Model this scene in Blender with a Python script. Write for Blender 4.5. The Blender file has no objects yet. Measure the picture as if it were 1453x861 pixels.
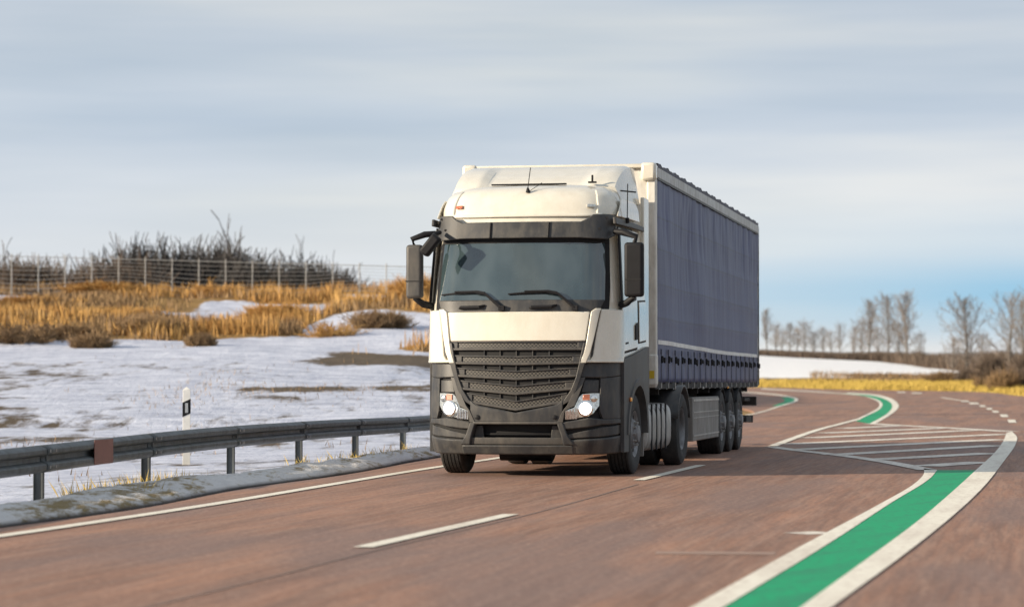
import bpy, bmesh, math, random
import numpy as np
from mathutils import Vector, Matrix
R_ = math.radians
random.seed(7); rng = np.random.default_rng(7)
scn = bpy.context.scene
COL = scn.collection

# ---------------------------------------------------------------- camera
CAM_H = 1.15; FPX = 3783.0; PITCH = math.atan(110.5/FPX)
cd = bpy.data.cameras.new('camera'); cam = bpy.data.objects.new('camera', cd); COL.objects.link(cam)
cd.sensor_width = 36; cd.lens = FPX/1453*36; cd.clip_start = .1; cd.clip_end = 9000
cam.location = (0, 0, CAM_H); cam.rotation_euler = (R_(90)+PITCH, 0, 0)
cd.dof.use_dof = True; cd.dof.focus_distance = 33.5; cd.dof.aperture_fstop = 2.0
scn.camera = cam
# ---------------------------------------------------------------- light
SUN_EL = 17.0; AZ = math.atan2(-.944, -.33)          # where the sun stands: left of and a little behind the camera
sky_strength = .07
sd = bpy.data.lights.new('sun', 'SUN'); sd.energy = 4.9; sd.angle = R_(.6); sd.color = (1, .85, .65)
sun = bpy.data.objects.new('sun', sd); COL.objects.link(sun)
ce = math.cos(R_(SUN_EL)); SDIR = Vector((.944*ce, .33*ce, -math.sin(R_(SUN_EL))))
sun.rotation_euler = SDIR.to_track_quat('-Z', 'Y').to_euler()
w = bpy.data.worlds.new('World'); scn.world = w; w.use_nodes = True
nt = w.node_tree; nt.nodes.clear()
def N(t, k, **kw):
    n = t.nodes.new(k)
    for a, b in kw.items():
        if a in n.inputs: n.inputs[a].default_value = b
        else: setattr(n, a, b)
    return n
out = N(nt, 'ShaderNodeOutputWorld')
sky = N(nt, 'ShaderNodeTexSky', sky_type='NISHITA'); sky.sun_disc = False
sky.sun_elevation = R_(SUN_EL); sky.sun_rotation = AZ; sky.air_density = 1.3; sky.dust_density = .6; sky.ozone_density = 3
bg1 = N(nt, 'ShaderNodeBackground', Strength=sky_strength)
nt.links.new(sky.outputs[0], bg1.inputs[0])
bg3 = N(nt, 'ShaderNodeBackground', Color=(.20, .37, .50, 1), Strength=1.0)   # clear air under the cloud edge
tc = N(nt, 'ShaderNodeTexCoord')
def vmap(t, src, sc, loc=(0,0,0)):
    m = N(t, 'ShaderNodeMapping'); m.inputs['Scale'].default_value = sc; m.inputs['Location'].default_value = loc
    t.links.new(src, m.inputs[0]); return m.outputs[0]
def noise(t, src, scale, detail=4, rough=.55):
    n = N(t, 'ShaderNodeTexNoise', Scale=scale, Detail=detail, Roughness=rough); t.links.new(src, n.inputs['Vector']); return n.outputs['Fac']
def ramp(t, src, stops):
    r = N(t, 'ShaderNodeValToRGB'); cr = r.color_ramp
    while len(cr.elements) < len(stops): cr.elements.new(.5)
    for e, (p, c) in zip(cr.elements, stops):
        e.position = p; e.color = (c, c, c, 1) if isinstance(c, (int, float)) else (*c, 1)
    t.links.new(src, r.inputs[0]); return r.outputs[0]
def mth(t, op, a, b=None, clamp=False):
    n = N(t, 'ShaderNodeMath', operation=op); n.use_clamp = clamp
    for i, v in enumerate((a, b)):
        if v is None: continue
        if isinstance(v, (int, float)): n.inputs[i].default_value = v
        else: t.links.new(v, n.inputs[i])
    return n.outputs[0]
def mixc(t, f, a, b):
    n = N(t, 'ShaderNodeMix', data_type='RGBA')
    for s, v in ((n.inputs[0], f), (n.inputs[6], a), (n.inputs[7], b)):
        if isinstance(v, (int, float)): s.default_value = v
        elif isinstance(v, tuple): s.default_value = (*v, 1)
        else: t.links.new(v, s)
    return n.outputs[2]
G = tc.outputs['Generated']
sep = N(nt, 'ShaderNodeSeparateXYZ'); nt.links.new(G, sep.inputs[0])
n1 = noise(nt, vmap(nt, G, (3.2, 3.2, 30), (3.1, 0, .4)), 1.0, 4, .45)
n2 = noise(nt, vmap(nt, G, (9, 9, 130), (1.1, 0, 2)), 1.0, 4, .5)
n3 = noise(nt, vmap(nt, G, (3, 3, 20), (7.3, 2, 5)), 1.0, 3, .5)
cl = mth(nt, 'ADD', mth(nt, 'MULTIPLY', n1, .85), mth(nt, 'MULTIPLY', n2, .15))
ccol = ramp(nt, cl, [(.34, (.36, .43, .515)), (.5, (.44, .495, .56)), (.66, (.56, .585, .60))])
hi = ramp(nt, sep.outputs[2], [(0, .95), (.06, .92), (.13, .80), (.6, .72)])
ccol = mixc(nt, ramp(nt, sep.outputs[2], [(.01, .5), (.05, .45), (.10, 0)]), ccol, (.60, .585, .555))
bg2 = N(nt, 'ShaderNodeBackground'); nt.links.new(ccol, bg2.inputs[0]); nt.links.new(hi, bg2.inputs[1])
# cover: thick cloud everywhere, opening to clear blue low on the right
azx = mth(nt, 'ADD', mth(nt, 'MULTIPLY', sep.outputs[0], 1.6), .1, True)
low = ramp(nt, sep.outputs[2], [(.012, .0), (.022, .75), (.033, 1), (.046, .35), (.07, 0)])
gap = mth(nt, 'MULTIPLY', mth(nt, 'MULTIPLY', low, mth(nt, 'MULTIPLY', azx, 2.2, True)), mth(nt, 'ADD', mth(nt, 'MULTIPLY', n3, 1.2), .3))
cov = ramp(nt, n3, [(.3, .85), (.55, 1.0)])
mx = N(nt, 'ShaderNodeMixShader'); nt.links.new(cov, mx.inputs[0]); nt.links.new(bg1.outputs[0], mx.inputs[1]); nt.links.new(bg2.outputs[0], mx.inputs[2])
mx2 = N(nt, 'ShaderNodeMixShader'); nt.links.new(mth(nt, 'MULTIPLY', gap, 1.25, True), mx2.inputs[0]); nt.links.new(mx.outputs[0], mx2.inputs[1]); nt.links.new(bg3.outputs[0], mx2.inputs[2])
nt.links.new(mx2.outputs[0], out.inputs[0])
scn.view_settings.view_transform = 'Standard'; scn.view_settings.look = 'None'; scn.view_settings.gamma = 1
scn.view_settings.exposure = 0.65; scn.view_settings.use_curve_mapping = False

# ---------------------------------------------------------------- helpers
def tag(o, label=None, cat=None, group=None, kind=None):
    if label: o['label'] = label
    if cat: o['category'] = cat
    if group: o['group'] = group
    if kind: o['kind'] = kind
    return o
def link(o, parent=None):
    COL.objects.link(o)
    if parent is not None: o.parent = parent
    return o
def empty(name, loc=(0,0,0), rz=0, parent=None):
    o = bpy.data.objects.new(name, None); o.empty_display_size = .3; link(o, parent); o.location = loc; o.rotation_euler = (0, 0, rz); return o
def mesh(name, V, F, mats, parent=None, smooth=None, bevel=0, mi=None):
    me = bpy.data.meshes.new(name); me.from_pydata([tuple(v) for v in V], [], F)
    for m in (mats if isinstance(mats, (list, tuple)) else [mats]): me.materials.append(m)
    if mi is not None: me.polygons.foreach_set('material_index', mi)
    me.validate(); me.update()
    if smooth is not None:
        me.polygons.foreach_set('use_smooth', [True]*len(me.polygons)); me.set_sharp_from_angle(angle=R_(smooth))
    o = bpy.data.objects.new(name, me); link(o, parent)
    if bevel:
        b = o.modifiers.new('bevel', 'BEVEL'); b.width = bevel; b.segments = 2; b.limit_method = 'ANGLE'; b.angle_limit = R_(40)
        me.polygons.foreach_set('use_smooth', [True]*len(me.polygons)); me.set_sharp_from_angle(angle=R_(60))
        b.harden_normals = False
    return o
class MB:
    def __init__(s): s.V = []; s.F = []; s.M = []
    def add(s, V, F, mi=0):
        n = len(s.V); s.V += [tuple(v) for v in V]; s.F += [tuple(i+n for i in f) for f in F]; s.M += [mi]*len(F); return s
    def box(s, c, d, mi=0, rot=None, taper=1):
        x, y, z = (k/2 for k in d); V = []
        for dz in (-z, z):
            t = 1 if dz < 0 else taper
            V += [(-x*t, -y*t, dz), (x*t, -y*t, dz), (x*t, y*t, dz), (-x*t, y*t, dz)]
        if rot is not None: V = [rot @ Vector(v) for v in V]
        V = [(v[0]+c[0], v[1]+c[1], v[2]+c[2]) for v in V]
        return s.add(V, [(3,2,1,0), (4,5,6,7), (0,1,5,4), (1,2,6,5), (2,3,7,6), (3,0,4,7)], mi)
    def tube(s, pts, rad, n=8, mi=0):
        pts = [Vector(p) for p in pts]; rad = rad if isinstance(rad, (list, tuple)) else [rad]*len(pts); V = []; F = []
        for i, p in enumerate(pts):
            a = pts[max(i-1, 0)]; b = pts[min(i+1, len(pts)-1)]; t = (b-a).normalized()
            u = t.cross(Vector((0, 0, 1)) if abs(t.z) < .9 else Vector((1, 0, 0))).normalized(); v = t.cross(u)
            V += [p + (u*math.cos(k*2*math.pi/n) + v*math.sin(k*2*math.pi/n))*rad[i] for k in range(n)]
        for i in range(len(pts)-1):
            for k in range(n):
                F.append((i*n+k, i*n+(k+1) % n, (i+1)*n+(k+1) % n, (i+1)*n+k))
        F.append(tuple(range(n-1, -1, -1))); F.append(tuple((len(pts)-1)*n+k for k in range(n)))
        return s.add(V, F, mi)
    def lathe(s, prof, n=48, axis='x', c=(0,0,0), mi=0, cap=False):
        V = []; F = []
        for (a, r) in prof:
            for k in range(n):
                t = k*2*math.pi/n; u, v = r*math.cos(t), r*math.sin(t)
                p = (a, u, v) if axis == 'x' else ((u, a, v) if axis == 'y' else (u, v, a))
                V.append((p[0]+c[0], p[1]+c[1], p[2]+c[2]))
        m = len(prof)
        for i in range(m-1):
            for k in range(n): F.append((i*n+k, (i+1)*n+k, (i+1)*n+(k+1) % n, i*n+(k+1) % n))
        if cap: F.append(tuple(range(n))); F.append(tuple((m-1)*n+k for k in range(n-1, -1, -1)))
        return s.add(V, F, mi)
    def build(s, name, mats, parent=None, **k): return mesh(name, s.V, s.F, mats, parent, mi=s.M, **k)
def gridF(nu, nv, off=0, flip=False):
    F = []
    for j in range(nv-1):
        for i in range(nu-1):
            a = off+j*nu+i; f = (a, a+1, a+nu+1, a+nu); F.append(f[::-1] if flip else f)
    return F

# ---------------------------------------------------------------- materials
def mat(name, col, rough=.6, metal=0, var=.0, vscale=6, dirt=None, bump=0, bscale=60, coat=0, spec=.5, ior=None, emit=None, fn=None):
    m = bpy.data.materials.new(name); m.use_nodes = True; t = m.node_tree; b = t.nodes['Principled BSDF']
    b.inputs['Roughness'].default_value = rough; b.inputs['Metallic'].default_value = metal; b.inputs['Coat Weight'].default_value = coat
    b.inputs['Specular IOR Level'].default_value = spec
    if ior: b.inputs['IOR'].default_value = ior
    b.inputs['Base Color'].default_value = (*col, 1)
    o = N(t, 'ShaderNodeTexCoord').outputs['Object']
    c = None
    if var:
        f = noise(t, vmap(t, o, (1, 1, 1)), vscale, 5, .6)
        c = mixc(t, ramp(t, f, [(.3, 0), (.7, 1)]), tuple(k*(1-var) for k in col), tuple(min(1, k*(1+var)) for k in col))
    if dirt:
        dc, amt = dirt
        f = noise(t, vmap(t, o, (3, 3, 1.2), (4, 2, 7)), 2.5, 6, .65)
        f2 = mth(t, 'MULTIPLY', ramp(t, f, [(.42, 0), (.72, 1)]), amt)
        c = mixc(t, f2, c if c is not None else tuple(col), dc)
        t.links.new(mth(t, 'ADD', mth(t, 'MULTIPLY', f, .3), rough-.1, True), b.inputs['Roughness'])
    if c is not None: t.links.new(c, b.inputs['Base Color'])
    if bump:
        f = noise(t, o, bscale, 4, .6); bn = N(t, 'ShaderNodeBump', Strength=bump, Distance=.02); t.links.new(f, bn.inputs['Height']); t.links.new(bn.outputs[0], b.inputs['Normal'])
    if emit:
        b.inputs['Emission Color'].default_value = (*emit[0], 1); b.inputs['Emission Strength'].default_value = emit[1]
    if fn: fn(t, b, o)
    return m
M = {}
M['white'] = mat('white_paint', (.66, .625, .54), .22, var=.03, dirt=((.50, .44, .34), .35), coat=.8)
M['plastic'] = mat('grey_plastic', (.034, .035, .038), .45, spec=.4, var=.15, dirt=((.13, .118, .10), .5), bump=.05, bscale=200)
M['plastic_hi'] = mat('pale_grey_plastic', (.058, .056, .055), .5, spec=.4, var=.1, dirt=((.14, .125, .105), .5))
M['black'] = mat('black_plastic', (.010, .010, .012), .6, var=.2, spec=.25)
M['void'] = mat('black_recess', (.008, .008, .009), .8)
M['chassis'] = mat('dirty_chassis', (.022, .021, .022), .75, var=.4, dirt=((.07, .06, .05), .6))
M['tyre'] = mat('rubber', (.028, .028, .029), .8, var=.3, dirt=((.09, .08, .07), .55), bump=.15, bscale=80)
M['rim'] = mat('dull_steel_rim', (.22, .22, .23), .5, .3, var=.2, dirt=((.07, .065, .06), .8))
M['alu'] = mat('dull_aluminium', (.42, .41, .40), .42, .6, var=.12, dirt=((.2, .18, .15), .7))
M['grey_box'] = mat('grey_painted_box', (.24, .225, .21), .6, .1, var=.15, vscale=3, dirt=((.12, .1, .08), .6))
def glassfn(t, b, o):
    f = noise(t, vmap(t, o, (1.2, 1, .6)), 1.3, 3); c = mixc(t, ramp(t, f, [(.35, 0), (.65, 1)]), (.018, .034, .040), (.062, .086, .096)); t.links.new(c, b.inputs['Base Color'])
M['windscreen'] = mat('windscreen_glass', (.08, .11, .115), .03, ior=1.6, spec=.8, coat=1, fn=glassfn)
M['sideglass'] = mat('side_glass', (.34, .46, .48), .1, spec=.8, coat=.5, var=.25, vscale=5)
M['lens'] = mat('lamp_lens', (.62, .62, .58), .12, .75, var=.35, vscale=30, coat=1)
M['lamp'] = mat('lamp_on', (1, 1, 1), .2, emit=((1, .97, .90), 4))
M['chrome'] = mat('chrome', (.8, .8, .8), .15, 1)
M['amber'] = mat('amber_lens', (.42, .12, .05), .2, coat=1, var=.2, vscale=30)
M['amber2'] = mat('bright_amber_lens', (.8, .25, .03), .2, coat=1)
M['yellow'] = mat('yellow_label', (.62, .43, .03), .5)
M['red'] = mat('red_reflector', (.20, .075, .06), .4, var=.15)
M['trailer_white'] = mat('trailer_grey_white', (.66, .64, .60), .5, var=.05, dirt=((.33, .29, .23), .6))
M['rail'] = mat('galvanised_rail', (.105, .118, .123), .5, .35, var=.2, vscale=3, dirt=((.05, .045, .04), .6))
M['post_white'] = mat('white_post_plastic', (.75, .74, .7), .5, var=.1)
M['fence'] = mat('fence_metal', (.26, .26, .26), .6, .3, var=.2)
def mesh_fn(t, b, o):
    sx = N(t, 'ShaderNodeSeparateXYZ'); t.links.new(o, sx.inputs[0]); k = 2*math.pi/.046
    a = mth(t, 'SINE', mth(t, 'MULTIPLY', sx.outputs[0], k)); c = mth(t, 'SINE', mth(t, 'MULTIPLY', sx.outputs[2], k*1.1))
    f = mth(t, 'MULTIPLY', a, c); f = ramp(t, mth(t, 'ADD', mth(t, 'MULTIPLY', f, .5), .5), [(.38, 0), (.6, 1)])
    c = mixc(t, f, (.010, .010, .010), (.10, .092, .08)); t.links.new(c, b.inputs['Base Color'])
M['honeycomb'] = mat('honeycomb_mesh', (.1, .1, .1), .5, fn=mesh_fn)
def tarp_fn(t, b, o):
    f = noise(t, vmap(t, o, (1, 2.2, .35)), 3.0, 6, .65); g = noise(t, vmap(t, o, (1, .25, .8), (5, 1, 2)), 1.0, 4)
    c = mixc(t, ramp(t, f, [(.3, 0), (.7, 1)]), (.036, .048, .135), (.070, .084, .190))
    c = mixc(t, mth(t, 'MULTIPLY', ramp(t, g, [(.45, 0), (.75, 1)]), .5), c, (.055, .06, .11))
    s = N(t, 'ShaderNodeSeparateXYZ'); t.links.new(o, s.inputs[0])
    for z0 in (1.98, 2.42, 2.88, 3.30):
        d = mth(t, 'ABSOLUTE', mth(t, 'SUBTRACT', s.outputs[2], z0)); k = mth(t, 'LESS_THAN', d, .014)
        c = mixc(t, mth(t, 'MULTIPLY', k, .5), c, (.035, .04, .08))
    t.links.new(c, b.inputs['Base Color'])
    bn = N(t, 'ShaderNodeBump', Strength=.25, Distance=.03); t.links.new(noise(t, vmap(t, o, (1, 5, .7)), 2.0, 5), bn.inputs['Height']); t.links.new(bn.outputs[0], b.inputs['Normal'])
M['tarp'] = mat('blue_tarpaulin', (.14, .15, .25), .5, spec=.4, fn=tarp_fn)
M['tarp_dark'] = mat('dark_tarpaulin', (.05, .055, .09), .6, var=.3, vscale=5)
M['stripe'] = mat('stripe', (.72, .7, .68), .5, var=.15, vscale=4)

# ---------------------------------------------------------------- the lie of the land
def RZ(Y): return .004*np.clip(np.asarray(Y, float)-70, 0, 230)
def gpt(px, py):
    dx = (px-726.5)/FPX; dy = (430.5-py)/FPX
    cy, sy = math.cos(PITCH), math.sin(PITCH)
    d = (dx, cy-dy*sy, sy+dy*cy)
    t = -CAM_H/d[2] if d[2] < 0 else 1e9
    if t*d[1] > 70: t = (CAM_H+.28)/(.004*d[1]-d[2])
    return (t*d[0], t*d[1])
XLp = [gpt(*p) for p in ((0,749),(176,725),(352,692),(485,674),(605,652))]
XLp = [(XLp[0][0]-.16*90, XLp[0][1]-90)] + XLp + [(1.2,52),(4.2,66),(8,88),(9,120),(10.5,165),(9,200),(-5,228),(-60,252),(-200,262)]
XRp = [(14,-70),(16,20),(20,60),(24.5,95),(28,130)] + [gpt(*p) for p in ((1453,562),(1329,554.5),(1217,553),(1080,549.5))] + [(5,250),(-60,268),(-200,284)]
XLa = np.array(XLp); XRa = np.array(XRp)
def smooth_poly(P, n=8):
    P = np.array(P, float); o = []; t = np.concatenate([[0], np.cumsum(np.linalg.norm(np.diff(P, axis=0), axis=1)+1e-6)])
    m = np.zeros_like(P); m[1:-1] = (P[2:]-P[:-2])/(t[2:]-t[:-2])[:,None]; m[0] = (P[1]-P[0])/(t[1]-t[0]); m[-1] = (P[-1]-P[-2])/(t[-1]-t[-2])
    # a long segment must not bend a short neighbour
    for i in range(1, len(P)-1):
        d0, d1 = t[i]-t[i-1], t[i+1]-t[i]; a = (P[i]-P[i-1])/d0; b = (P[i+1]-P[i])/d1; m[i] = (a*d1+b*d0)/(d0+d1)
    for i in range(len(P)-1):
        dt = t[i+1]-t[i]
        for k in range(n):
            u = k/n; o.append((2*u**3-3*u*u+1)*P[i]+(u**3-2*u*u+u)*dt*m[i]+(-2*u**3+3*u*u)*P[i+1]+(u**3-u*u)*dt*m[i+1])
    o.append(P[-1]); return np.array(o)
XLs = smooth_poly(XLa); XRs = smooth_poly(XRa)
def XL(Y): return np.interp(Y, XLs[:,1], XLs[:,0])
def XR(Y): return np.interp(Y, XRs[:,1], XRs[:,0])
def vnoise(X, Y, s, seed=0):
    X = np.asarray(X)/s+seed*17.3; Y = np.asarray(Y)/s+seed*9.1; xi = np.floor(X); yi = np.floor(Y); fx = X-xi; fy = Y-yi
    fx = fx*fx*(3-2*fx); fy = fy*fy*(3-2*fy)
    h = lambda a, b: np.modf(np.abs(np.sin(a*127.1+b*311.7+seed*74.7)*43758.5453))[0]
    return (h(xi,yi)*(1-fx)+h(xi+1,yi)*fx)*(1-fy)+(h(xi,yi+1)*(1-fx)+h(xi+1,yi+1)*fx)*fy
def fbm(X, Y, s, seed=0): return (vnoise(X,Y,s,seed)+.5*vnoise(X,Y,s/2.1,seed+1)+.25*vnoise(X,Y,s/4.3,seed+2))/1.75
def sstep(x, a, b): t = np.clip((x-a)/(b-a), 0, 1); return t*t*(3-2*t)
def H(X, Y):
    X = np.asarray(X, float); Y = np.asarray(Y, float)
    base = RZ(Y)-.07
    dl = XL(Y)-X
    u = X/np.maximum(Y, 5)
    zl = np.interp(Y, [-500,20,30,50,60,90,96,116,128,200,400,3000], [-.12,-.12,-.1,.0,.3,2.2,2.6,4.5,4.8,5.3,6.5,6.5])
    amp = np.interp(Y, [0,55,90,110,300], [.02,.06,.25,.9,1.5])
    zl = zl + (fbm(X, Y, 9, 3)-.5)*2*amp*.9 + sstep(u, -.12, -.03)*np.interp(Y, [50,90,120], [0,-.1,.3])
    zl = zl + np.where(Y < 60, -.12*sstep(dl, .6, 2.5), 0)
    # outside the outer edge of the bend
    e = edist(X, Y)
    sl = np.interp(u, [.09,.19,.3], [.030,.010,.008])
    zr = base+.05+.035*np.minimum(e, 18)+sl*np.clip(e-18, 0, 150)+(fbm(X,Y,14,8)-.5)*.5*sstep(e, 2, 30)+.01*np.clip(e-18,0,20)
    zr = zr - .0*e
    wl = np.where(Y < 75, sstep(dl, .3, 7), sstep(dl, 3, 11))
    z = base*(1-wl)+zl*wl
    rightside = (e > 0) & (dl < 0)
    z = np.where(rightside, base+(zr-base)*sstep(e, 0, 1.5), z)
    behind = sstep(Y, 236, 262)*(X > -400)
    z = np.where((Y > 236) & (dl > 0), zl*(1-behind*sstep(X,-60,-10))+zr*behind*sstep(X,-60,-10), z)
    return z
def edist(X, Y):
    X = np.asarray(X, float); sh_ = X.shape; x = X.ravel(); y = np.asarray(Y, float).ravel(); d = np.full(x.shape, 1e9)
    for i in range(len(XRs)-1):
        ax, ay = XRs[i]; bx, by = XRs[i+1]; vx, vy = bx-ax, by-ay; L = vx*vx+vy*vy+1e-9
        t = np.clip(((x-ax)*vx+(y-ay)*vy)/L, 0, 1); d = np.minimum(d, np.hypot(x-ax-t*vx, y-ay-t*vy))
    return (d*(x > np.interp(y, XRs[:,1], XRs[:,0]))).reshape(sh_)
def Hs(x, y): return float(H(np.array([x]), np.array([y]))[0])

# ground sheet
ys = np.concatenate([np.arange(-400,-20,20), np.arange(-20,18,2), np.arange(18,140,.8), np.arange(140,300,2), np.geomspace(302,6000,50)])
us = np.linspace(-1, 1, 360); us = np.sign(us)*(.35*np.abs(us)+.65*np.abs(us)**3)
wd = np.interp(ys, [-400,0,60,300,6000], [400,120,150,420,6000])
Xg = us[None,:]*wd[:,None]; Yg = np.repeat(ys[:,None], len(us), 1)
# keep the column density round the view: shift towards what the camera sees
Zg = H(Xg, Yg)
nu, nv = len(us), len(ys)
V = np.stack([Xg.ravel(), Yg.ravel(), Zg.ravel()], 1)
def ground_fn(t, b, o):
    at = lambda n: N(t, 'ShaderNodeAttribute', attribute_name=n).outputs['Fac']
    sn, gr, ye = at('snow'), at('ochre'), at('yellow')
    fine = noise(t, vmap(t, o, (1, .35, 1)), 1.6, 8, .7); mid = noise(t, vmap(t, o, (1, .5, 1)), .35, 6, .65)
    earth = mixc(t, fine, (.055, .042, .03), (.15, .115, .08))
    och = mixc(t, fine, (.20, .11, .035), (.46, .29, .10))
    yel = mixc(t, fine, (.20, .15, .03), (.50, .38, .07))
    c = mixc(t, gr, earth, och); c = mixc(t, ye, c, yel)
    s2 = mth(t, 'ADD', sn, mth(t, 'ADD', mth(t, 'MULTIPLY', mth(t, 'SUBTRACT', fine, .5), 1.1), mth(t, 'MULTIPLY', mth(t, 'SUBTRACT', mid, .5), 1.3)))
    sm = ramp(t, s2, [(.42, 0), (.62, 1)])
    sf = ramp(t, noise(t, vmap(t, o, (.6, 1.4, 1)), 1.3, 6, .7), [(.35, 0), (.65, 1)])
    snow = mixc(t, at('pale_snow'), mixc(t, sf, (.36, .39, .49), (.60, .63, .73)), mixc(t, sf, (.72, .72, .74), (.84, .84, .85)))
    t.links.new(mixc(t, sm, c, snow), b.inputs['Base Color'])
    bn = N(t, 'ShaderNodeBump', Strength=.6, Distance=.12); t.links.new(fine, bn.inputs['Height']); t.links.new(bn.outputs[0], b.inputs['Normal'])
ground = mesh('ground', V, gridF(nu, nv), mat('field', (.5,.5,.5), .9, spec=.2, fn=ground_fn), smooth=180)
tag(ground, kind='structure')
def attr(o, name, vals):
    a = o.data.attributes.new(name, 'FLOAT', 'POINT'); a.data.foreach_set('value', np.asarray(vals, 'f').ravel())
DL = XL(Yg)-Xg; U = Xg/np.maximum(Yg, 5)
def masks(X, Y):
    dl = XL(Y)-X; u = X/np.maximum(Y, 5); e = edist(X, Y)
    left = dl > 0
    toe = np.interp(u, [-.2,-.12,-.075,-.03], [83,84,88,89])+(fbm(X,Y,6,11)-.5)*8
    bank = sstep(Y, toe, toe+2.5)
    n = fbm(X, Y*.6, 7, 5)
    snowL = (1-bank)*(.70-.5*sstep(fbm(X*.45,Y,6,21),.53,.66)*sstep(Y,45,80)) + bank*np.where(Y < 125, sstep(n, .49, .55)*.9, .12)
    ochL = bank*(.55+.5*fbm(X,Y,5,31))
    e = np.clip(e, 0, None)
    topf = np.interp(u, [.09,.15,.2], [150,140,110])
    brown = sstep(e, 14, 18)*(1-sstep(e, 30, 44))*sstep(u, .115, .135)
    snowR = sstep(e, 17, 24)*(1-sstep(e, topf, topf+12))*(1-brown)*1.0
    yelR = (1-sstep(e, 9, 17))
    right = (~left) | ((Y > 236) & (X > -10))
    return np.where(right, snowR*.95, snowL), np.where(right, .25, ochL), np.where(right & (e > 0), yelR, 0)
a, b_, c_ = masks(Xg, Yg); attr(ground, 'snow', a); attr(ground, 'ochre', b_); attr(ground, 'yellow', c_); attr(ground, 'pale_snow', (Xg > XL(Yg)) | (Yg > 236))  # snow colour is paler right of the road, bluer and darker left

# ---------------------------------------------------------------- road
def road_fn(t, b, o):
    # wear runs along the carriageway (about 10.5 degrees off the view axis)
    mp = N(t, 'ShaderNodeMapping'); mp.inputs['Rotation'].default_value = (0, 0, R_(11)); t.links.new(o, mp.inputs[0])
    r = mp.outputs[0]
    s1 = noise(t, vmap(t, r, (1.3, .06, 1)), 1.6, 5, .6); s2 = noise(t, vmap(t, r, (6, .25, 1)), 1.5, 5, .65); f = noise(t, r, 38, 3, .7)
    pt = noise(t, vmap(t, r, (.5, .14, 1), (7, 3, 0)), 1.0, 4)
    s3 = noise(t, vmap(t, r, (14, .5, 1), (3, 1, 0)), 1.5, 4, .6); ag = noise(t, vmap(t, o, (1, .45, 1)), 20, 4, .75)
    c = mixc(t, ramp(t, s1, [(.36, 0), (.62, 1)]), (.200, .103, .068), (.355, .182, .114))
    c = mixc(t, mth(t, 'MULTIPLY', ramp(t, s2, [(.42, 0), (.62, 1)]), .55), c, (.36, .225, .165))
    c = mixc(t, mth(t, 'MULTIPLY', ramp(t, s3, [(.40, 1), (.55, 0)]), .40), c, (.13, .078, .06))
    c = mixc(t, mth(t, 'MULTIPLY', ramp(t, pt, [(.48, 0), (.62, 1)]), .6), c, (.185, .128, .115))
    c = mixc(t, mth(t, 'MULTIPLY', ramp(t, ag, [(.36, 1), (.5, 0)]), .38), c, (.09, .055, .042))
    c = mixc(t, mth(t, 'MULTIPLY', ramp(t, ag, [(.56, 0), (.68, 1)]), .45), c, (.48, .34, .27))
    c = mixc(t, mth(t, 'MULTIPLY', ramp(t, f, [(.62, 0), (.8, 1)]), .25), c, (.42, .34, .29))
    t.links.new(c, b.inputs['Base Color'])
    bn = N(t, 'ShaderNodeBump', Strength=.35, Distance=.008); t.links.new(f, bn.inputs['Height']); t.links.new(bn.outputs[0], b.inputs['Normal'])
M['road'] = mat('red_asphalt', (.25,.15,.12), .75, spec=.35, fn=road_fn)
yr = np.concatenate([np.arange(-70,70,1.0), np.arange(70,262,1.0)]); nc = 40
uu = np.linspace(0, 1, nc)
Xr = XL(yr)[:,None]*(1-uu)+XR(yr)[:,None]*uu; Yr = np.repeat(yr[:,None], nc, 1)
V = np.stack([Xr.ravel(), Yr.ravel(), RZ(Yr).ravel()], 1); n0 = len(V)
lo = V.copy(); lo[:,2] -= .25
nr = len(yr); F = gridF(nc, nr)
for j in range(nr-1):
    for i, fl in ((0, True), (nc-1, False)):
        a0 = j*nc+i; a1 = a0+nc; f = (a0, a1, a1+n0, a0+n0); F.append(f if not fl else f[::-1])
tag(mesh('road', np.concatenate([V, lo]), F, M['road']), kind='structure')

def paint(name, base, wear, k=.5):
    def fn(t, b, o):
        f = noise(t, vmap(t, o, (1, .5, 1)), 14, 6, .7); mp = N(t, 'ShaderNodeMapping'); mp.inputs['Rotation'].default_value = (0, 0, R_(30 if 'green' in name else 11)); t.links.new(o, mp.inputs[0])
        g = noise(t, vmap(t, mp.outputs[0], (3, .3, 1)), 1.2, 5, .65)
        c = mixc(t, mth(t, 'MULTIPLY', ramp(t, f, [(.5, 0), (.62, 1)]), k), base, wear)
        c = mixc(t, mth(t, 'MULTIPLY', ramp(t, g, [(.46, 0), (.66, 1)]), k*.9), c, wear)
        t.links.new(c, b.inputs['Base Color'])
    return mat(name, base, .65, spec=.2, fn=fn)
M['line'] = paint('white_road_paint', (.78, .74, .64), (.40, .31, .25), .38)
M['worn'] = paint('worn_white_road_paint', (.74, .69, .61), (.36, .28, .24), .5)
M['green'] = paint('green_road_paint', (.0, .33, .135), (.02, .21, .11), .8)
M['joint'] = mat('asphalt_joint', (.17, .115, .095), .8)
LEV = {'joint': .003, 'green': .005, 'line': .008, 'hatch': .007}
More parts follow.
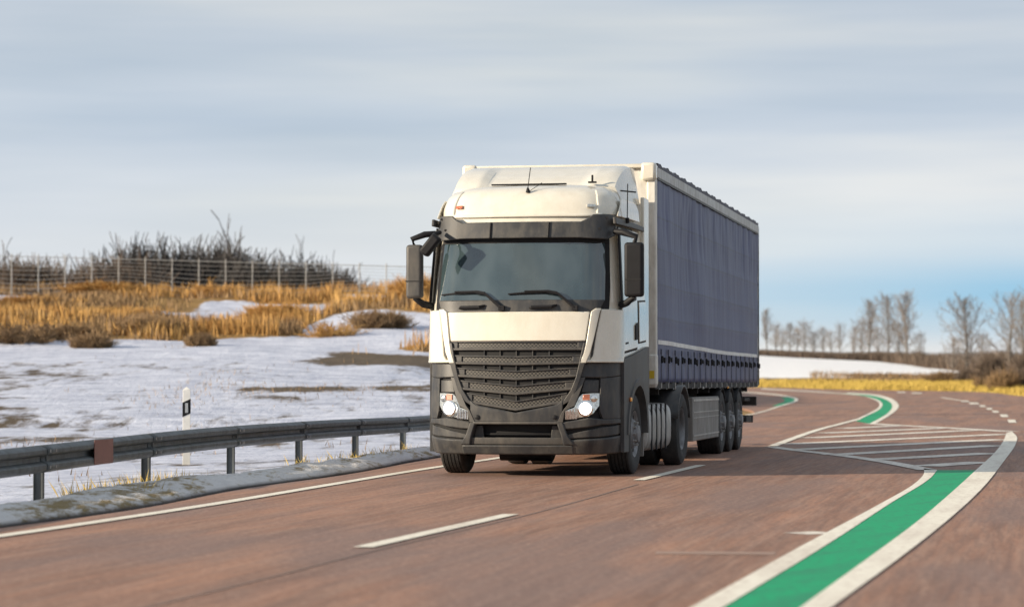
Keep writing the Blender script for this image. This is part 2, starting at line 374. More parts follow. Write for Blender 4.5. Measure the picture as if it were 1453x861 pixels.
def strip(name, A, B, m, lev, n=6, label=None):
    """a painted band between two ground chains A and B"""
    A = smooth_poly(A, n) if len(A) > 2 else np.array([np.array(A[0])*(1-k/12)+np.array(A[1])*k/12 for k in range(13)])
    B = smooth_poly(B, n) if len(B) > 2 else np.array([np.array(B[0])*(1-k/12)+np.array(B[1])*k/12 for k in range(13)])
    k = max(len(A), len(B))
    rs = lambda P: np.stack([np.interp(np.linspace(0,1,k), np.linspace(0,1,len(P)), P[:,j]) for j in (0,1)], 1)
    A, B = rs(A), rs(B); V = []; F = []
    for p, q in zip(A, B):
        for w_ in (0, .33, .67, 1):
            x, y = p*(1-w_)+q*w_; V.append((x, y, float(RZ(y))+lev))
    o = mesh(name, V, gridF(4, k), m)
    o.data.flip_normals() if o.data.polygons[0].normal.z < 0 else None
    return tag(o, label, kind='structure')
def line(name, C, w_, m, lev, n=6, label=None):
    C = smooth_poly(C, n) if len(C) > 2 else np.array(C)
    T = np.gradient(C, axis=0); T /= np.linalg.norm(T, axis=1)[:,None]; Nn = np.stack([-T[:,1], T[:,0]], 1)*w_/2
    k = len(C); V = []
    for p, q in zip(C-Nn, C+Nn):
        for r in (p, q): V.append((r[0], r[1], float(RZ(r[1]))+lev))
    o = mesh(name, V, gridF(2, k), m)
    if o.data.polygons[0].normal.z < 0: o.data.flip_normals()
    return tag(o, label, kind='structure')
g = lambda *P: [gpt(*p) for p in P]
def ext(C, d):           # carry a chain on past its first point by d metres
    a, b = np.array(C[0]), np.array(C[1]); t = (a-b)/np.linalg.norm(a-b); return [tuple(a+t*d)]+list(C)
line('edge_line', ext(g((0,761),(150,739),(300,716),(450,691),(600,666),(700,651),(790,635)), 40), .15, M['line'], LEV['line'])
line('lane_dash', g((515,777),(725,730)), .14, M['line'], LEV['line'])
line('lane_dash', g((906,681.5),(995,660)), .14, M['line'], LEV['line'])
line('road_joint', ext(g((211,861),(370,822),(511,786),(730,735),(905,687)), 20), .03, M['joint'], LEV['joint'])
# near channel: white, green, white
A1 = ext(g((984,861),(1136,776),(1242,719),(1300,684.6),(1311,672),(1311,665)), 14); A2 = ext(g((1029,861),(1166,778),(1261,716),(1322,677),(1330,667)), 14)
A3 = ext(g((1138,861),(1223,799),(1300,741.7),(1349,700),(1385,667)), 14)
B3 = ext(g((1138,861),(1223,799),(1300,741.7),(1349,700),(1385,667),(1411,642.8),(1427,618),(1428,614)), 14)
A4 = ext(g((1182,861),(1281,789),(1376,711),(1425,654),(1442,628),(1443,620),(1436,612.5)), 14)
strip('inner_channel_line', A1, A2, M['line'], LEV['line'])
strip('green_lane', A2, A3, M['green'], LEV['green'])
strip('outer_channel_line', B3, A4, M['line'], LEV['line'])
# hatched island
for C in (((1234,601),(1311,605.3),(1434,612.3)), ((1193,608),(1270,604.2)), ((1167,614.5),(1337,607.5)), ((1144,621.4),(1383,610.4)), ((1118.5,630),(1426,616)),
          ((1131,638),(1421,623.5)), ((1180,645.4),(1415,632)), ((1239,652.2),(1407,643)), ((1311,661.5),(1396,655.6))):
    line('hatch_stripe', g(*C), .5, M['worn'] if C[0][1] > 600 else M['line'], LEV['hatch'])
line('island_line', g((1093,633.8),(1131,639),(1182,644.8),(1234,651.8),(1275,658.7),(1316,667)), .26, M['worn'], LEV['line'])
line('island_line', g((1096,633.3),(1118,625),(1170,607.3),(1219,594.5)), .17, M['line'], LEV['line']+.003)
# far channel hook
K1 = g((1212,596),(1226,589.5),(1244,580),(1248,573.4),(1234,564.4),(1216,560),(1170,556),(1080,551)); K2 = g((1214,597.5),(1229,590.5),(1248,580.5),(1252,573),(1239,564.9),(1220,561),(1171,557),(1080,552.2))
K3 = g((1234,601),(1256,588.8),(1266,577.5),(1262,569.8),(1250,564.2),(1234,560.7),(1200,558),(1171,556.5)); K4 = g((1241,602),(1263,589),(1275,577.5),(1271,569.2),(1258,563),(1238,559.3),(1204,557),(1171,555.5))
strip('inner_channel_line', K1, K2, M['line'], LEV['line']); strip('green_lane', K2[:7], K3[:7], M['green'], LEV['green']); strip('outer_channel_line', K3[:7], K4[:7], M['line'], LEV['line'])
J1 = g((1020,596),(1080,584),(1103,576.4),(1126,569),(1127,565.7),(1117,563),(1080,558.4),(1040,556)); J2 = g((1020,597.5),(1080,585.2),(1106,577),(1131,569),(1131,565),(1119,562),(1080,557.2),(1040,555))
J0 = g((1085,580),(1095,576),(1112,570),(1113,567),(1108,564.5),(1080,560.3))
strip('outer_channel_line', J1, J2, M['line'], LEV['line']); strip('green_lane', J0[1:5], J1[2:6], M['green'], LEV['green'])
for (x, y, w_, h_) in ((1436,597.6,11,4.2),(1425,589.8,10.5,3.6),(1412.5,584,8.5,2.4),(1404,580,8,2.4),(1394,576,8,2.2),(1382,572.3,13,2.2),(1369,569.2,11,1.8),(1301,557.8,14,1.2),(1279,556.4,12,1.1)):
    strip('lane_dash', g((x-w_/2-1.2,y-h_/2),(x-w_/2+1.2,y+h_/2)), g((x+w_/2-1.2,y-h_/2),(x+w_/2+1.2,y+h_/2)), M['line'], LEV['line'])
line('lane_dash', g((1336,563.6),(1350,566),(1362,568)), .2, M['line'], LEV['line'])
for C in (((1128,757),(1172,755)), ((930,784),(1100,785))):
    line('worn_patch', g(*C), .28, M['worn'] if C[0][0] > 1000 else mat('pale_asphalt_scuff', (.30,.20,.155), .75), LEV['joint'])

# ---------------------------------------------------------------- snow bank beside the asphalt
yy = np.arange(-30, 75, .12); prof = [(-.02,-.05),(.0,.02),(.06,.07),(.14,.10),(.25,.12),(.36,.13),(.48,.13),(.6,.12),(.72,.09),(.85,.05),(1.0,0),(1.15,-.06),(1.5,-.3)]
V = []
for y in yy:
    for (d, z) in prof:
        nz = .6*float(fbm(np.array([y*1.0]), np.array([d*3+4]), 1.3, 2)[0])+.4*float(fbm(np.array([y*1.0]), np.array([d*2+9]), .45, 5)[0])
        V.append((float(XL(y))-.08-d*(1+.35*(nz-.5))-.22*(nz-.3)*(1 if d > .03 else .5), y, z*(.1+1.3*nz)+(.03*(float(vnoise(y, d, .16, 7))-.5) if d > .03 else 0)))
def bank_fn(t, b, o):
    f = noise(t, vmap(t, o, (2, .8, 2)), 3, 7, .7); k = noise(t, vmap(t, o, (1, .12, 1)), 1.2, 3)
    snow = mixc(t, f, (.42, .40, .40), (.85, .83, .81)); gr = mixc(t, f, (.06, .05, .035), (.34, .24, .09))
    s = N(t, 'ShaderNodeSeparateXYZ'); t.links.new(o, s.inputs[0])
    m_ = ramp(t, mth(t, 'ADD', mth(t, 'MULTIPLY', f, .8), mth(t, 'MULTIPLY', k, .6)), [(.70, 0), (.82, 1)])
    edge = ramp(t, s.outputs[2], [(.0, 1), (.035, 0)])
    c = mixc(t, m_, snow, gr); t.links.new(mixc(t, edge, c, (.05, .042, .04)), b.inputs['Base Color'])
    bn = N(t, 'ShaderNodeBump', Strength=.9, Distance=.08); t.links.new(f, bn.inputs['Height']); t.links.new(bn.outputs[0], b.inputs['Normal'])
tag(mesh('snow_bank', V, gridF(len(prof), len(yy), flip=True), mat('dirty_snow', (.6,.6,.6), .85, fn=bank_fn), smooth=180), kind='structure')

# ================================================================= TRUCK
TH = R_(10.9); TO = (.07, 32.1, 0)
TT = R_(12.5)   # the cab is turned a little further than the trailer, about its front axle
truck = empty('truck', (TO[0]+.015+1.45*(math.sin(TH)-math.sin(TT)), TO[1]+1.45*(math.cos(TH)-math.cos(TT)), 0), -TT)
tag(truck, 'white tractor cab with dark grey bumper and lit headlights, driving toward the viewer', 'truck')
class SH:
    def __init__(s, yf, hw, r, bow): s.yf = yf; s.hw = hw; s.r = r; s.bow = bow
CAB = SH(([.2,1.4,2.0,2.88,3.13,3.25,3.4,3.50,3.56,3.60],[.06,.04,.10,.30,.37,.40,.49,.62,.80,1.1]),
         ([.2,1.4,2.1,3.0,3.3,3.46,3.55,3.60],[1.235,1.235,1.23,1.17,1.15,1.11,1.04,.94]), .48, .08)
BUM = SH(([.2,.27,.42,.8,1.1,1.42],[.10,.06,-.01,-.03,0,.05]), ([.2,.5,1.42],[1.22,1.25,1.25]), .50, .09)
def KX(y): return float(np.interp(y, [.15,1.3], [.955,1.0]))   # the flanks draw in towards the nose
def plan(s, z, off=0, sh=CAB):
    hw = float(np.interp(z, *sh.hw)); y0 = float(np.interp(z, *sh.yf)); r, b = sh.r, sh.bow
    L1 = hw-.86*r; a = abs(s); sg = 1 if s >= 0 else -1
    ph0 = math.atan(2*b/L1)
    if a <= L1: x = a; y = y0+b*(a/L1)**2; ph = math.atan(2*b*a/L1**2)
    else:
        Cx = L1-r*math.sin(ph0); Cy = y0+b+r*math.cos(ph0); ph = ph0+(a-L1)/r
        if ph < math.pi/2: x = Cx+r*math.sin(ph); y = Cy-r*math.cos(ph)
        else: x = Cx+r; y = Cy+(a-L1-(math.pi/2-ph0)*r); ph = math.pi/2
    return Vector((sg*(x+off*math.sin(ph))*KX(y), y-off*math.cos(ph), z))
def s_of_y(y, z, sh=CAB):          # the s that stands at depth y on the flat side
    hw = float(np.interp(z, *sh.hw)); y0 = float(np.interp(z, *sh.yf)); r, b = sh.r, sh.bow; L1 = hw-.86*r; ph0 = math.atan(2*b/L1)
    return L1+(math.pi/2-ph0)*r+(y-(y0+b+r*math.cos(ph0)))
def shell(name, P, Q, nu, nv, m, parent, bevel=.006, smooth=40):
    """closed thick shell: P outer grid, Q inner grid (nv rows of nu)"""
    n = nu*nv; V = list(P)+list(Q); F = gridF(nu, nv)+gridF(nu, nv, n, True)
    e = [(i, 0) for i in range(nu)]; loop = [i for i in range(nu)]+[j*nu+nu-1 for j in range(1, nv)]+[(nv-1)*nu+i for i in range(nu-2, -1, -1)]+[j*nu for j in range(nv-2, 0, -1)]
    for k in range(len(loop)):
        a, b = loop[k], loop[(k+1) % len(loop)]; F.append((b, a, a+n, b+n))
    o = mesh(name, V, F, m, parent, bevel=bevel) if bevel else mesh(name, V, F, m, parent, smooth=smooth)
    return o
def fix(o):
    bm = bmesh.new(); bm.from_mesh(o.data); bmesh.ops.recalc_face_normals(bm, faces=bm.faces); bm.to_mesh(o.data); bm.free(); return o
def rows(name, R, off, th, m, sh=CAB, nu=24, nv=None, parent=None, sg=0, bevel=.006, offz=None):
    """patch from rows (z, s_left, s_right); sg mirrors"""
    parent = parent or truck; zs = [r[0] for r in R]; nv = nv or max(2, int(6*(zs[-1]-zs[0])/.3)); P = []; Q = []
    zz = sorted(set(list(np.linspace(zs[0], zs[-1], nv))+zs)); 
    for z in zz:
        a = np.interp(z, zs, [r[1] for r in R]); b = np.interp(z, zs, [r[2] for r in R])
        o_ = off if offz is None else float(np.interp(z, *offz))
        for k in range(nu):
            s = (a+(b-a)*k/(nu-1))*(sg or 1); P.append(plan(s, z, o_, sh)); Q.append(plan(s, z, o_-th, sh))
    return fix(shell(name, P, Q, nu, len(zz), m, parent, bevel))
def cols(name, C, off, th, m, sh=BUM, nv=6, nu=None, parent=None, sg=0, bevel=.006, offs=None):
    parent = parent or truck; ss = [c[0] for c in C]; P = []; Q = []
    nu = nu or max(2, int((ss[-1]-ss[0])/.045)); sl = sorted(set(list(np.linspace(ss[0], ss[-1], nu))+ss))
    sl = [s for i, s in enumerate(sl) if i == 0 or s-sl[i-1] > 1e-4]
    for j in range(nv):
        for s in sl:
            zb = np.interp(s, ss, [c[1] for c in C]); zt = np.interp(s, ss, [c[2] for c in C]); z = zb+(zt-zb)*j/(nv-1)
            o_ = off if offs is None else float(np.interp(s, *offs))
            P.append(plan(s*(sg or 1), z, o_, sh)); Q.append(plan(s*(sg or 1), z, o_-th, sh))
    return fix(shell(name, P, Q, len(sl), nv, m, parent, bevel))
SGN = (-1, 1)
# --- cab body
zz = [1.41,1.5,1.6,1.8,2.0,2.2,2.45,2.7,2.9,3.0,3.13,3.2,3.28,3.36,3.42,3.47,3.51,3.55,3.58,3.60]
V = []; ns = 61
for z in zz:
    smax = s_of_y(2.22, z)
    for k in range(ns):
        s = -smax+2*smax*k/(ns-1); V.append(plan(s, z, 0))
F = gridF(ns, len(zz)); top = (len(zz)-1)*ns
for j in range(len(zz)-1): F.append((j*ns+ns-1, j*ns, (j+1)*ns, (j+1)*ns+ns-1))
F.append(tuple(range(top, top+ns))); F.append(tuple(range(ns-1, -1, -1)))
body = fix(mesh('cab_body', V, F, M['white'], truck, smooth=50))
# brow ridge over the visor
cols('roof_brow', [(-1.0,3.155,3.20),(-.7,3.15,3.19),(.7,3.15,3.19),(1.0,3.155,3.20)], .035, .05, M['white'], CAB, nv=3, bevel=.012)
for sg in SGN:  # raised corner blocks of the high roof
    rows('roof_corner', [(3.18,.93,1.25),(3.3,.93,1.25),(3.42,.90,1.18),(3.5,.86,1.08)], .022, .05, M['white'], CAB, nu=10, sg=sg, bevel=.012)
    rows('marker_lamp', [(3.27,.80,.90),(3.31,.80,.90)], .03, .04, M['amber'] if sg < 0 else M['lens'], CAB, nu=4, sg=sg)
# --- visor
cols('sun_visor', [(-1.16,2.92,3.165),(-1.03,2.87,3.18),(-.86,2.875,3.175),(-.80,2.88,3.12),(-.74,2.885,3.085),(.74,2.885,3.085),(.80,2.88,3.12),(.86,2.875,3.175),(1.03,2.87,3.18),(1.16,2.92,3.165)],
     .13, .035, M['plastic'], CAB, nv=5, bevel=.01, offs=([-1.16,-1.0,1.0,1.16],[.08,.14,.14,.08]))
for x in (-.36, .36):
    mb = MB(); mb.tube([plan(x, 2.89, .15), plan(x, 3.08, .15)], .012, 6); mb.build('visor_bracket', M['black'], truck)
for sx in (-1.0,-.93,.93,1.0):
    mb = MB(); p = plan(sx, 3.14 if abs(sx) > .95 else 3.0, .145); mb.lathe([(p.y-.008, .014), (p.y+.01, .014)], 10, 'y', (p.x, 0, p.z), cap=True); mb.build('visor_bolt', M['black'], truck)
rows('visor_shade', [(2.83,-1.1,1.1),(2.90,-1.1,1.1)], .03, .05, M['void'], CAB, nu=40)  # black band on the glass top, standing for the visor's shade
# --- windscreen
rows('windscreen_frame', [(1.985,-1.17,1.17),(2.3,-1.175,1.175),(2.94,-1.13,1.13)], .014, .05, M['black'], CAB, nu=50)
rows('windscreen', [(2.13,-1.09,1.09),(2.5,-1.08,1.08),(2.90,-1.05,1.05)], .024, .02, M['windscreen'], CAB, nu=50, bevel=0)
rows('cowl', [(1.985,-.97,.97),(2.05,-1.05,1.05),(2.135,-1.09,1.09)], .034, .03, M['plastic'], CAB, nu=40, bevel=.01)
for x in (-.62, .30):
    mb = MB(); mb.tube([plan(x-.14, 2.035, .04), plan(x-.11, 2.045, .075), plan(x+.14, 2.05, .075), plan(x+.2, 2.07, .04)], [.012,.02,.02,.012], 8); mb.build('step_handle', M['black'], truck)
for x0, x1 in ((-1.02,-.42), (-.12,.50)):
    mb = MB(); mb.tube([plan(x0, 2.205, .045), plan(x0+.3, 2.225, .05), plan(x1, 2.225, .05)], [.010,.016,.010], 6)
    mb.tube([plan(x1-.12, 2.225, .07), plan(x1+.01, 2.21, .075), plan(x1+.22, 2.04, .07)], [.014,.016,.022], 6)
    mb.tube([plan((x0+x1)/2-.1, 2.237, .06), plan((x0+x1)/2+.2, 2.237, .07), plan(x1, 2.22, .075)], [.012,.018,.016], 6)
    mb.box(plan(x1+.225, 2.035, .06), (.07,.05,.06)); mb.build('wiper', M['black'], truck, smooth=50)
# --- bonnet panel and white corners
rows('hood_panel', [(1.635,-.86,.86),(1.99,-.905,.905)], .055, .05, M['white'], CAB, nu=30, bevel=.012)
for sg in SGN:
    rows('hood_corner', [(1.37,.80,.87),(1.5,.845,.92),(1.635,.872,.95),(1.99,.917,1.02),(2.03,.97,1.04)], .062, .06, M['white'], CAB, nu=6, sg=sg, bevel=.014)
    rows('corner_shade', [(1.44,.93,.99),(1.99,1.0,1.06)], .025, .03, M['plastic'], CAB, nu=6, sg=sg)  # dark strip painting in the shaded inner edge of the white corner
    rows('air_deflector', [(1.38,.90,1.46),(1.46,.955,1.5),(1.7,.985,1.5),(2.02,1.045,1.46)], .045, .045, M['white'], CAB, nu=20, sg=sg, bevel=.012)
    rows('deflector_foot', [(1.378,.82,1.45),(1.41,.84,1.46)], .048, .05, M['white'], CAB, nu=20, sg=sg, bevel=.008)
# --- grille
rows('grille_backing', [(.80,-.50,.50),(.95,-.70,.70),(1.62,-.88,.88)], .004, .02, M['void'], CAB, nu=30)
GR = [ # centre top, centre bottom, drop towards middle, half width mesh (top, bottom), half width blade
 (1.625,1.545,.0,.77,.73,.85),(1.455,1.375,.015,.71,.68,.82),(1.300,1.217,.04,.67,.64,.78),(1.142,1.057,.065,.62,.59,.73),(.985,.895,.10,.57,.50,.64)]
def vee(s, d, hwid): return d*(1-min(1, abs(s)/hwid))
for i, (zt, zb, d, w1, w2, wb) in enumerate(GR):
    zt0, zb0 = zt+d*.2, zb+d*.2
    C = [(s, zb0-vee(s,d,wb)+.012, zt0-vee(s,d,wb)) for s in np.linspace(-w1, w1, 25)]
    cols('grille_mesh', C, .022, .015, M['honeycomb'], CAB, nv=4, bevel=0)
    for sg in SGN:  # solid blade ends
        C = [(s, zb0-vee(s,d,wb)+.008, zt0-vee(s,d,wb)+.004) for s in np.linspace(w1, wb+.01, 6)]
        cols('grille_blade_end', C, .036, .04, M['plastic'], CAB, nv=4, sg=sg, bevel=.006)
    C = [(s, zb0-vee(s,d,wb)-.020, zb0-vee(s,d,wb)+.012) for s in np.linspace(-wb-.01, wb+.01, 31)]
    cols('grille_lip', C, .052, .05, M['plastic_hi'], CAB, nv=3, bevel=.008)
    C = [(s, zt0-vee(s,d,wb)-.004, zt0-vee(s,d,wb)+.012) for s in np.linspace(-wb, wb, 31)]
    cols('grille_edge', C, .045, .04, M['plastic'], CAB, nv=3, bevel=.003)
    if i < 4:
        nz = GR[i+1][0]
        for x in (-.42,-.21,0,.21,.42):
            dd = (d+GR[i+1][2])/2; zc = (zb+nz)/2+dd*.2-vee(x,dd,wb)
            mb = MB(); p = plan(x, zc, .0); mb.box((p.x, p.y, zc-.01), (.012,.05,.075)); mb.build('grille_fin', M['plastic'], truck)
cols('grille_top_bar', [(-.87,1.625,1.645),(.87,1.625,1.645)], .045, .05, M['black'], CAB, nv=3)
for sg in SGN:
    rows('grille_frame', [(.83,.40,.53),(.92,.60,.68),(1.05,.69,.76),(1.2,.75,.81),(1.37,.79,.86),(1.62,.84,.875)], .06, .06, M['plastic'], CAB, nu=6, sg=sg, bevel=.012)
# --- bumper
for sg in SGN:
    E = s_of_y(.62, 1.0, BUM)
    cols('bumper_upper', [(.77,1.20,1.36),(.90,1.195,1.375),(1.12,1.19,1.385),(E,1.22,1.43)], .0, .06, M['plastic'], BUM, nv=5, sg=sg, bevel=.015)
    cols('bumper_outer', [(1.075,.80,1.19),(1.12,.70,1.19),(E,.70,1.22)], .0, .06, M['plastic'], BUM, nv=6, sg=sg, bevel=.015)
    rows('bumper_inner', [(.66,.53,.60),(.80,.60,.625),(.86,.65,.745),(1.0,.72,.80),(1.2,.75,.87)], .012, .07, M['plastic_hi'], BUM, nu=6, sg=sg, bevel=.012)
    rows('lamp_recess', [(.62,.58,1.12),(.99,.76,1.12),(1.21,.80,1.12)], -.05, .03, M['black'], BUM, nu=14, sg=sg)
    rows('lamp_cover', [(1.015,.82,1.065),(1.17,.86,1.07)], -.02, .03, M['plastic'], BUM, nu=8, sg=sg, bevel=.01)
    # lower corner, three steps and a slot
    cols('bumper_corner', [(.60,.30,.445),(.70,.27,.45),(1.1,.27,.47),(E,.29,.50)], .0, .08, M['plastic'], BUM, nv=5, sg=sg, bevel=.02)
    cols('bumper_step', [(.60,.455,.50),(.80,.47,.545),(1.1,.485,.60),(E,.515,.63)], -.015, .06, M['plastic'], BUM, nv=3, sg=sg, bevel=.01)
    cols('bumper_slot', [(.60,.44,.60),(1.1,.46,.65),(E,.49,.66)], -.045, .03, M['void'], BUM, nv=3, sg=sg)
    cols('bumper_ledge', [(.60,.575,.665),(.72,.58,.68),(.92,.60,.715),(1.1,.63,.70),(E,.64,.70)], .004, .08, M['plastic'], BUM, nv=4, sg=sg, bevel=.014)
    # headlamp
    hl = cols('headlight', [(.625,.69,.80),(.74,.70,.84),(.80,.715,.97),(.84,.72,1.0),(.98,.76,1.01),(1.07,.86,1.01)], -.008, .03, M['lens'], BUM, nv=5, sg=sg, bevel=.006)
    def disc(name, s, z, r, m, off=.0, th=.02, par=None, n=24):
        p = plan(s*sg, z, off, BUM); q = plan(s*sg, z, off+.1, BUM); d = (q-p).normalized(); u = Vector((0,0,1)).cross(d).normalized(); v = d.cross(u)
        V = []
        for (o2, rr) in ((0, r), (th, r), (th+r*.18, r*.55), (th+r*.22, 0.001)):
            V += [p+d*o2+(u*math.cos(k*2*math.pi/n)+v*math.sin(k*2*math.pi/n))*rr for k in range(n)]
        F = [(i*n+k, i*n+(k+1) % n, (i+1)*n+(k+1) % n, (i+1)*n+k) for i in range(3) for k in range(n)]
        return fix(mesh(name, V, F, m, par or truck, smooth=40))
    disc('lamp_ring', .875, .825, .098, M['chrome'], .008, .008, hl); disc('bulb_glow', .875, .825, .074, M['lamp'], .018, .008, hl)
    disc('side_lamp', .99, .945, .042, M['chrome'], -.002, .01, hl); disc('side_bulb', .99, .945, .024, M['lens'], .01, .01, hl)
    cols('indicator', [(.845,.925,.992),(.935,.925,.998)], .006, .02, M['amber'], BUM, nv=3, sg=sg, parent=hl)
    for k in range(4): cols('daylight_bar', [(.65+.035*k,.70,.80+.01*k),(.665+.035*k,.70,.80+.01*k)], .003, .01, M['chrome'], BUM, nv=2, sg=sg, parent=hl, bevel=0)
    disc('fog_washer', .50, .72, .03, M['black'], .012, .006)
# centre of the bumper
cols('bumper_chin', [(-.60,.66,.93),(-.52,.66,.87),(0,.66,.775),(.52,.66,.87),(.60,.66,.93)], .004, .06, M['plastic'], BUM, nv=6, bevel=.014)
for sg in SGN:
    rows('intake_frame', [(.385,.60,.74),(.5,.575,.66),(.66,.52,.60)], .016, .1, M['plastic'], BUM, nu=5, sg=sg, bevel=.014)
    rows('intake_cheek', [(.47,.44,.58),(.62,.46,.545)], -.08, .02, M['plastic'], BUM, nu=4, sg=sg)
cols('bumper_lip', [(-.72,.27,.385),(.72,.27,.385)], .01, .1, M['plastic'], BUM, nv=4, bevel=.018)
cols('intake_lintel', [(-.56,.635,.668),(.56,.635,.668)], .016, .08, M['plastic_hi'], BUM, nv=3, bevel=.01)
cols('intake_recess', [(-.66,.36,.68),(.66,.36,.68)], -.16, .02, M['void'], BUM, nv=3)
cols('intake_bar', [(-.57,.50,.53),(.57,.50,.53)], -.12, .02, M['black'], BUM, nv=2)
cols('plate_bar', [(-.63,.392,.475),(.63,.392,.475)], -.02, .04, M['plastic_hi'], BUM, nv=3, bevel=.006)
# --- side panels round the wheel arch
def arch_patch(sg):
    E0, Z = .60, 1.0; ysd = sorted(set(list(np.linspace(.60,.85,5))+list(1.45+.6*np.sin(np.linspace(-math.pi/2, math.pi/2, 25)))+[2.06,2.24]))
    P = []; Q = []; nv_ = 5
    for j in range(nv_):
        for y in ysd:
            zt = 1.42+(y-.6)*.105; d = abs(y-1.45); zb = .5+math.sqrt(max(0, .36-d*d)) if d < .6 else (.29 if y < 1 else .86)
            if abs(y-.85) < .002: zb = .29
            if abs(y-2.05) < .002: zb = .86
            zb = max(zb, .29); z = zb+(zt-zb)*j/(nv_-1)
            P.append((sg*1.252*KX(y), y, z)); Q.append((sg*1.20*KX(y), y, z))
    fix(shell('arch_panel', P, Q, len(ysd), nv_, M['plastic'], truck, .01))
    V = []; n = 24
    for (rr, x) in ((.56,1.10),(.60,1.265),(.68,1.268),(.69,1.25)):
        for k in range(n+1):
            a = math.pi*k/n*1.0; V.append((sg*x*KX(1.45-rr*math.cos(a)), 1.45-rr*math.cos(a), .5+rr*math.sin(a)))
    fix(mesh('arch_lip', V, gridF(n+1, 4), M['plastic'], truck, smooth=50))
    V = []
    for x in (sg*1.2, sg*.72):
        for k in range(n+1): a = math.pi*k/n; V.append((x, 1.45-.6*math.cos(a), .5+.6*math.sin(a)))
    o = mesh('mudguard', V, gridF(n+1, 2), M['void'], truck, smooth=50)
    mb = MB(); mb.box((sg*1.262*KX(.93), .93, .93), (.02,.09,.05)); mb.build('side_indicator', M['amber2'], truck, bevel=.006)
for sg in SGN: arch_patch(sg)
# --- doors
for sg in SGN:
    P = []; Q = []
    def side(name, quad, off, m, th=.01, par=None, bevel=.004, n=6):
        """quad: (y0,z0),(y1,z1),(y2,z2),(y3,z3) ccw on the flat cab side"""
        P = []; Q = []
        for j in range(n):
            for i in range(n):
                u_, v_ = i/(n-1), j/(n-1)
                y = (quad[0][0]*(1-u_)+quad[1][0]*u_)*(1-v_)+(quad[3][0]*(1-u_)+quad[2][0]*u_)*v_
                z = (quad[0][1]*(1-u_)+quad[1][1]*u_)*(1-v_)+(quad[3][1]*(1-u_)+quad[2][1]*u_)*v_
                hw = float(np.interp(z, *CAB.hw)); P.append((sg*(hw+off)*KX(y), y, z)); Q.append((sg*(hw+off-th)*KX(y), y, z))
        return fix(shell(name, P, Q, n, n, m, par or truck, bevel))
    door = side('door', ((.52,1.50),(1.42,1.57),(1.42,3.02),(.62,3.02)), .014, M['white'], .03, bevel=.01)
    side('window_frame', ((.50,2.04),(1.34,2.16),(1.34,2.98),(.60,2.98)), .020, M['black'], .02, door)
    side('window', ((.56,2.10),(1.30,2.21),(1.30,2.93),(.64,2.93)), .026, M['sideglass'], .02, door)
    side('door_handle', ((1.22,1.66),(1.34,1.67),(1.34,1.88),(1.22,1.84)), .03, M['black'], .02, door)
    side('side_locker', ((1.56,1.64),(2.06,1.67),(2.06,2.16),(1.56,2.14)), .012, M['white'], .02, bevel=.006)
    side('locker_seam', ((1.54,1.62),(2.08,1.65),(2.08,2.18),(1.54,2.16)), .003, M['void'], .01, bevel=0)
    side('door_seam', ((.50,1.475),(1.44,1.545),(1.44,3.04),(.60,3.04)), .003, M['void'], .01, bevel=0)
    side('side_badge', ((.70,1.60),(.86,1.61),(.86,1.635),(.70,1.625)), .018, M['black'], .01, door)
    side('roof_seam', ((.42,3.055),(2.2,3.055),(2.2,3.12),(.42,3.14)), .03, M['plastic'], .04, bevel=.01)
    side('roof_side_panel', ((.62,3.16),(2.0,3.16),(1.95,3.40),(.95,3.40)), .012, M['white'], .02, bevel=.01)
    # cab-to-trailer fairing
    mb = MB(); mb.box((sg*1.165, 2.40, 2.45), (.05,.36,2.1)); mb.build('side_fairing', M['white'], truck, bevel=.015)
    # mirrors
    my = .42
    mr = MB(); mr.box((sg*(1.375 if sg > 0 else 1.365), my, 2.50), (.235 if sg > 0 else .205,.13,.66)); o = mr.build('mirror', M['black'] if sg > 0 else M['plastic_hi'], truck, bevel=.04)
    o.modifiers['bevel'].segments = 4
    mr = MB(); mr.box((sg*1.375, my+.068, 2.50), (.195,.008,.60)); mr.build('mirror_glass', M['chrome'], o)
    mr = MB(); mr.box((sg*1.37, my-.066, 2.38), (.20,.006,.012)); mr.build('mirror_seam', M['void'], o)
    mr = MB(); mr.tube([(sg*1.12,.50,2.97),(sg*1.24,.42,2.955),(sg*1.40,my,2.90),(sg*1.37,my,2.80)], [.035,.04,.036,.03], 8); mr.build('mirror_arm', M['black'], truck, smooth=60)
    mr = MB(); mr.tube([(sg*1.19,.56,2.08),(sg*1.27,.48,2.10),(sg*1.36,my,2.17),(sg*1.36,my,2.24)], [.045,.045,.035,.03], 8); mr.build('mirror_arm', M['black'], truck, smooth=60)
# kerb mirror under the visor, passenger side
mb = MB(); mb.tube([(-1.02,.30,2.97),(-1.03,.10,2.94),(-1.05,.02,2.88)], .028, 8); mb.build('kerb_mirror_arm', M['black'], truck, smooth=50)
rt = Matrix.Rotation(R_(-38), 3, 'Y'); p = Vector((-1.06, .0, 2.80))
mb = MB(); mb.box(p, (.13,.14,.28), rot=Matrix.Rotation(R_(40),3,'Y')); mb.build('kerb_mirror', M['black'], truck, bevel=.03)
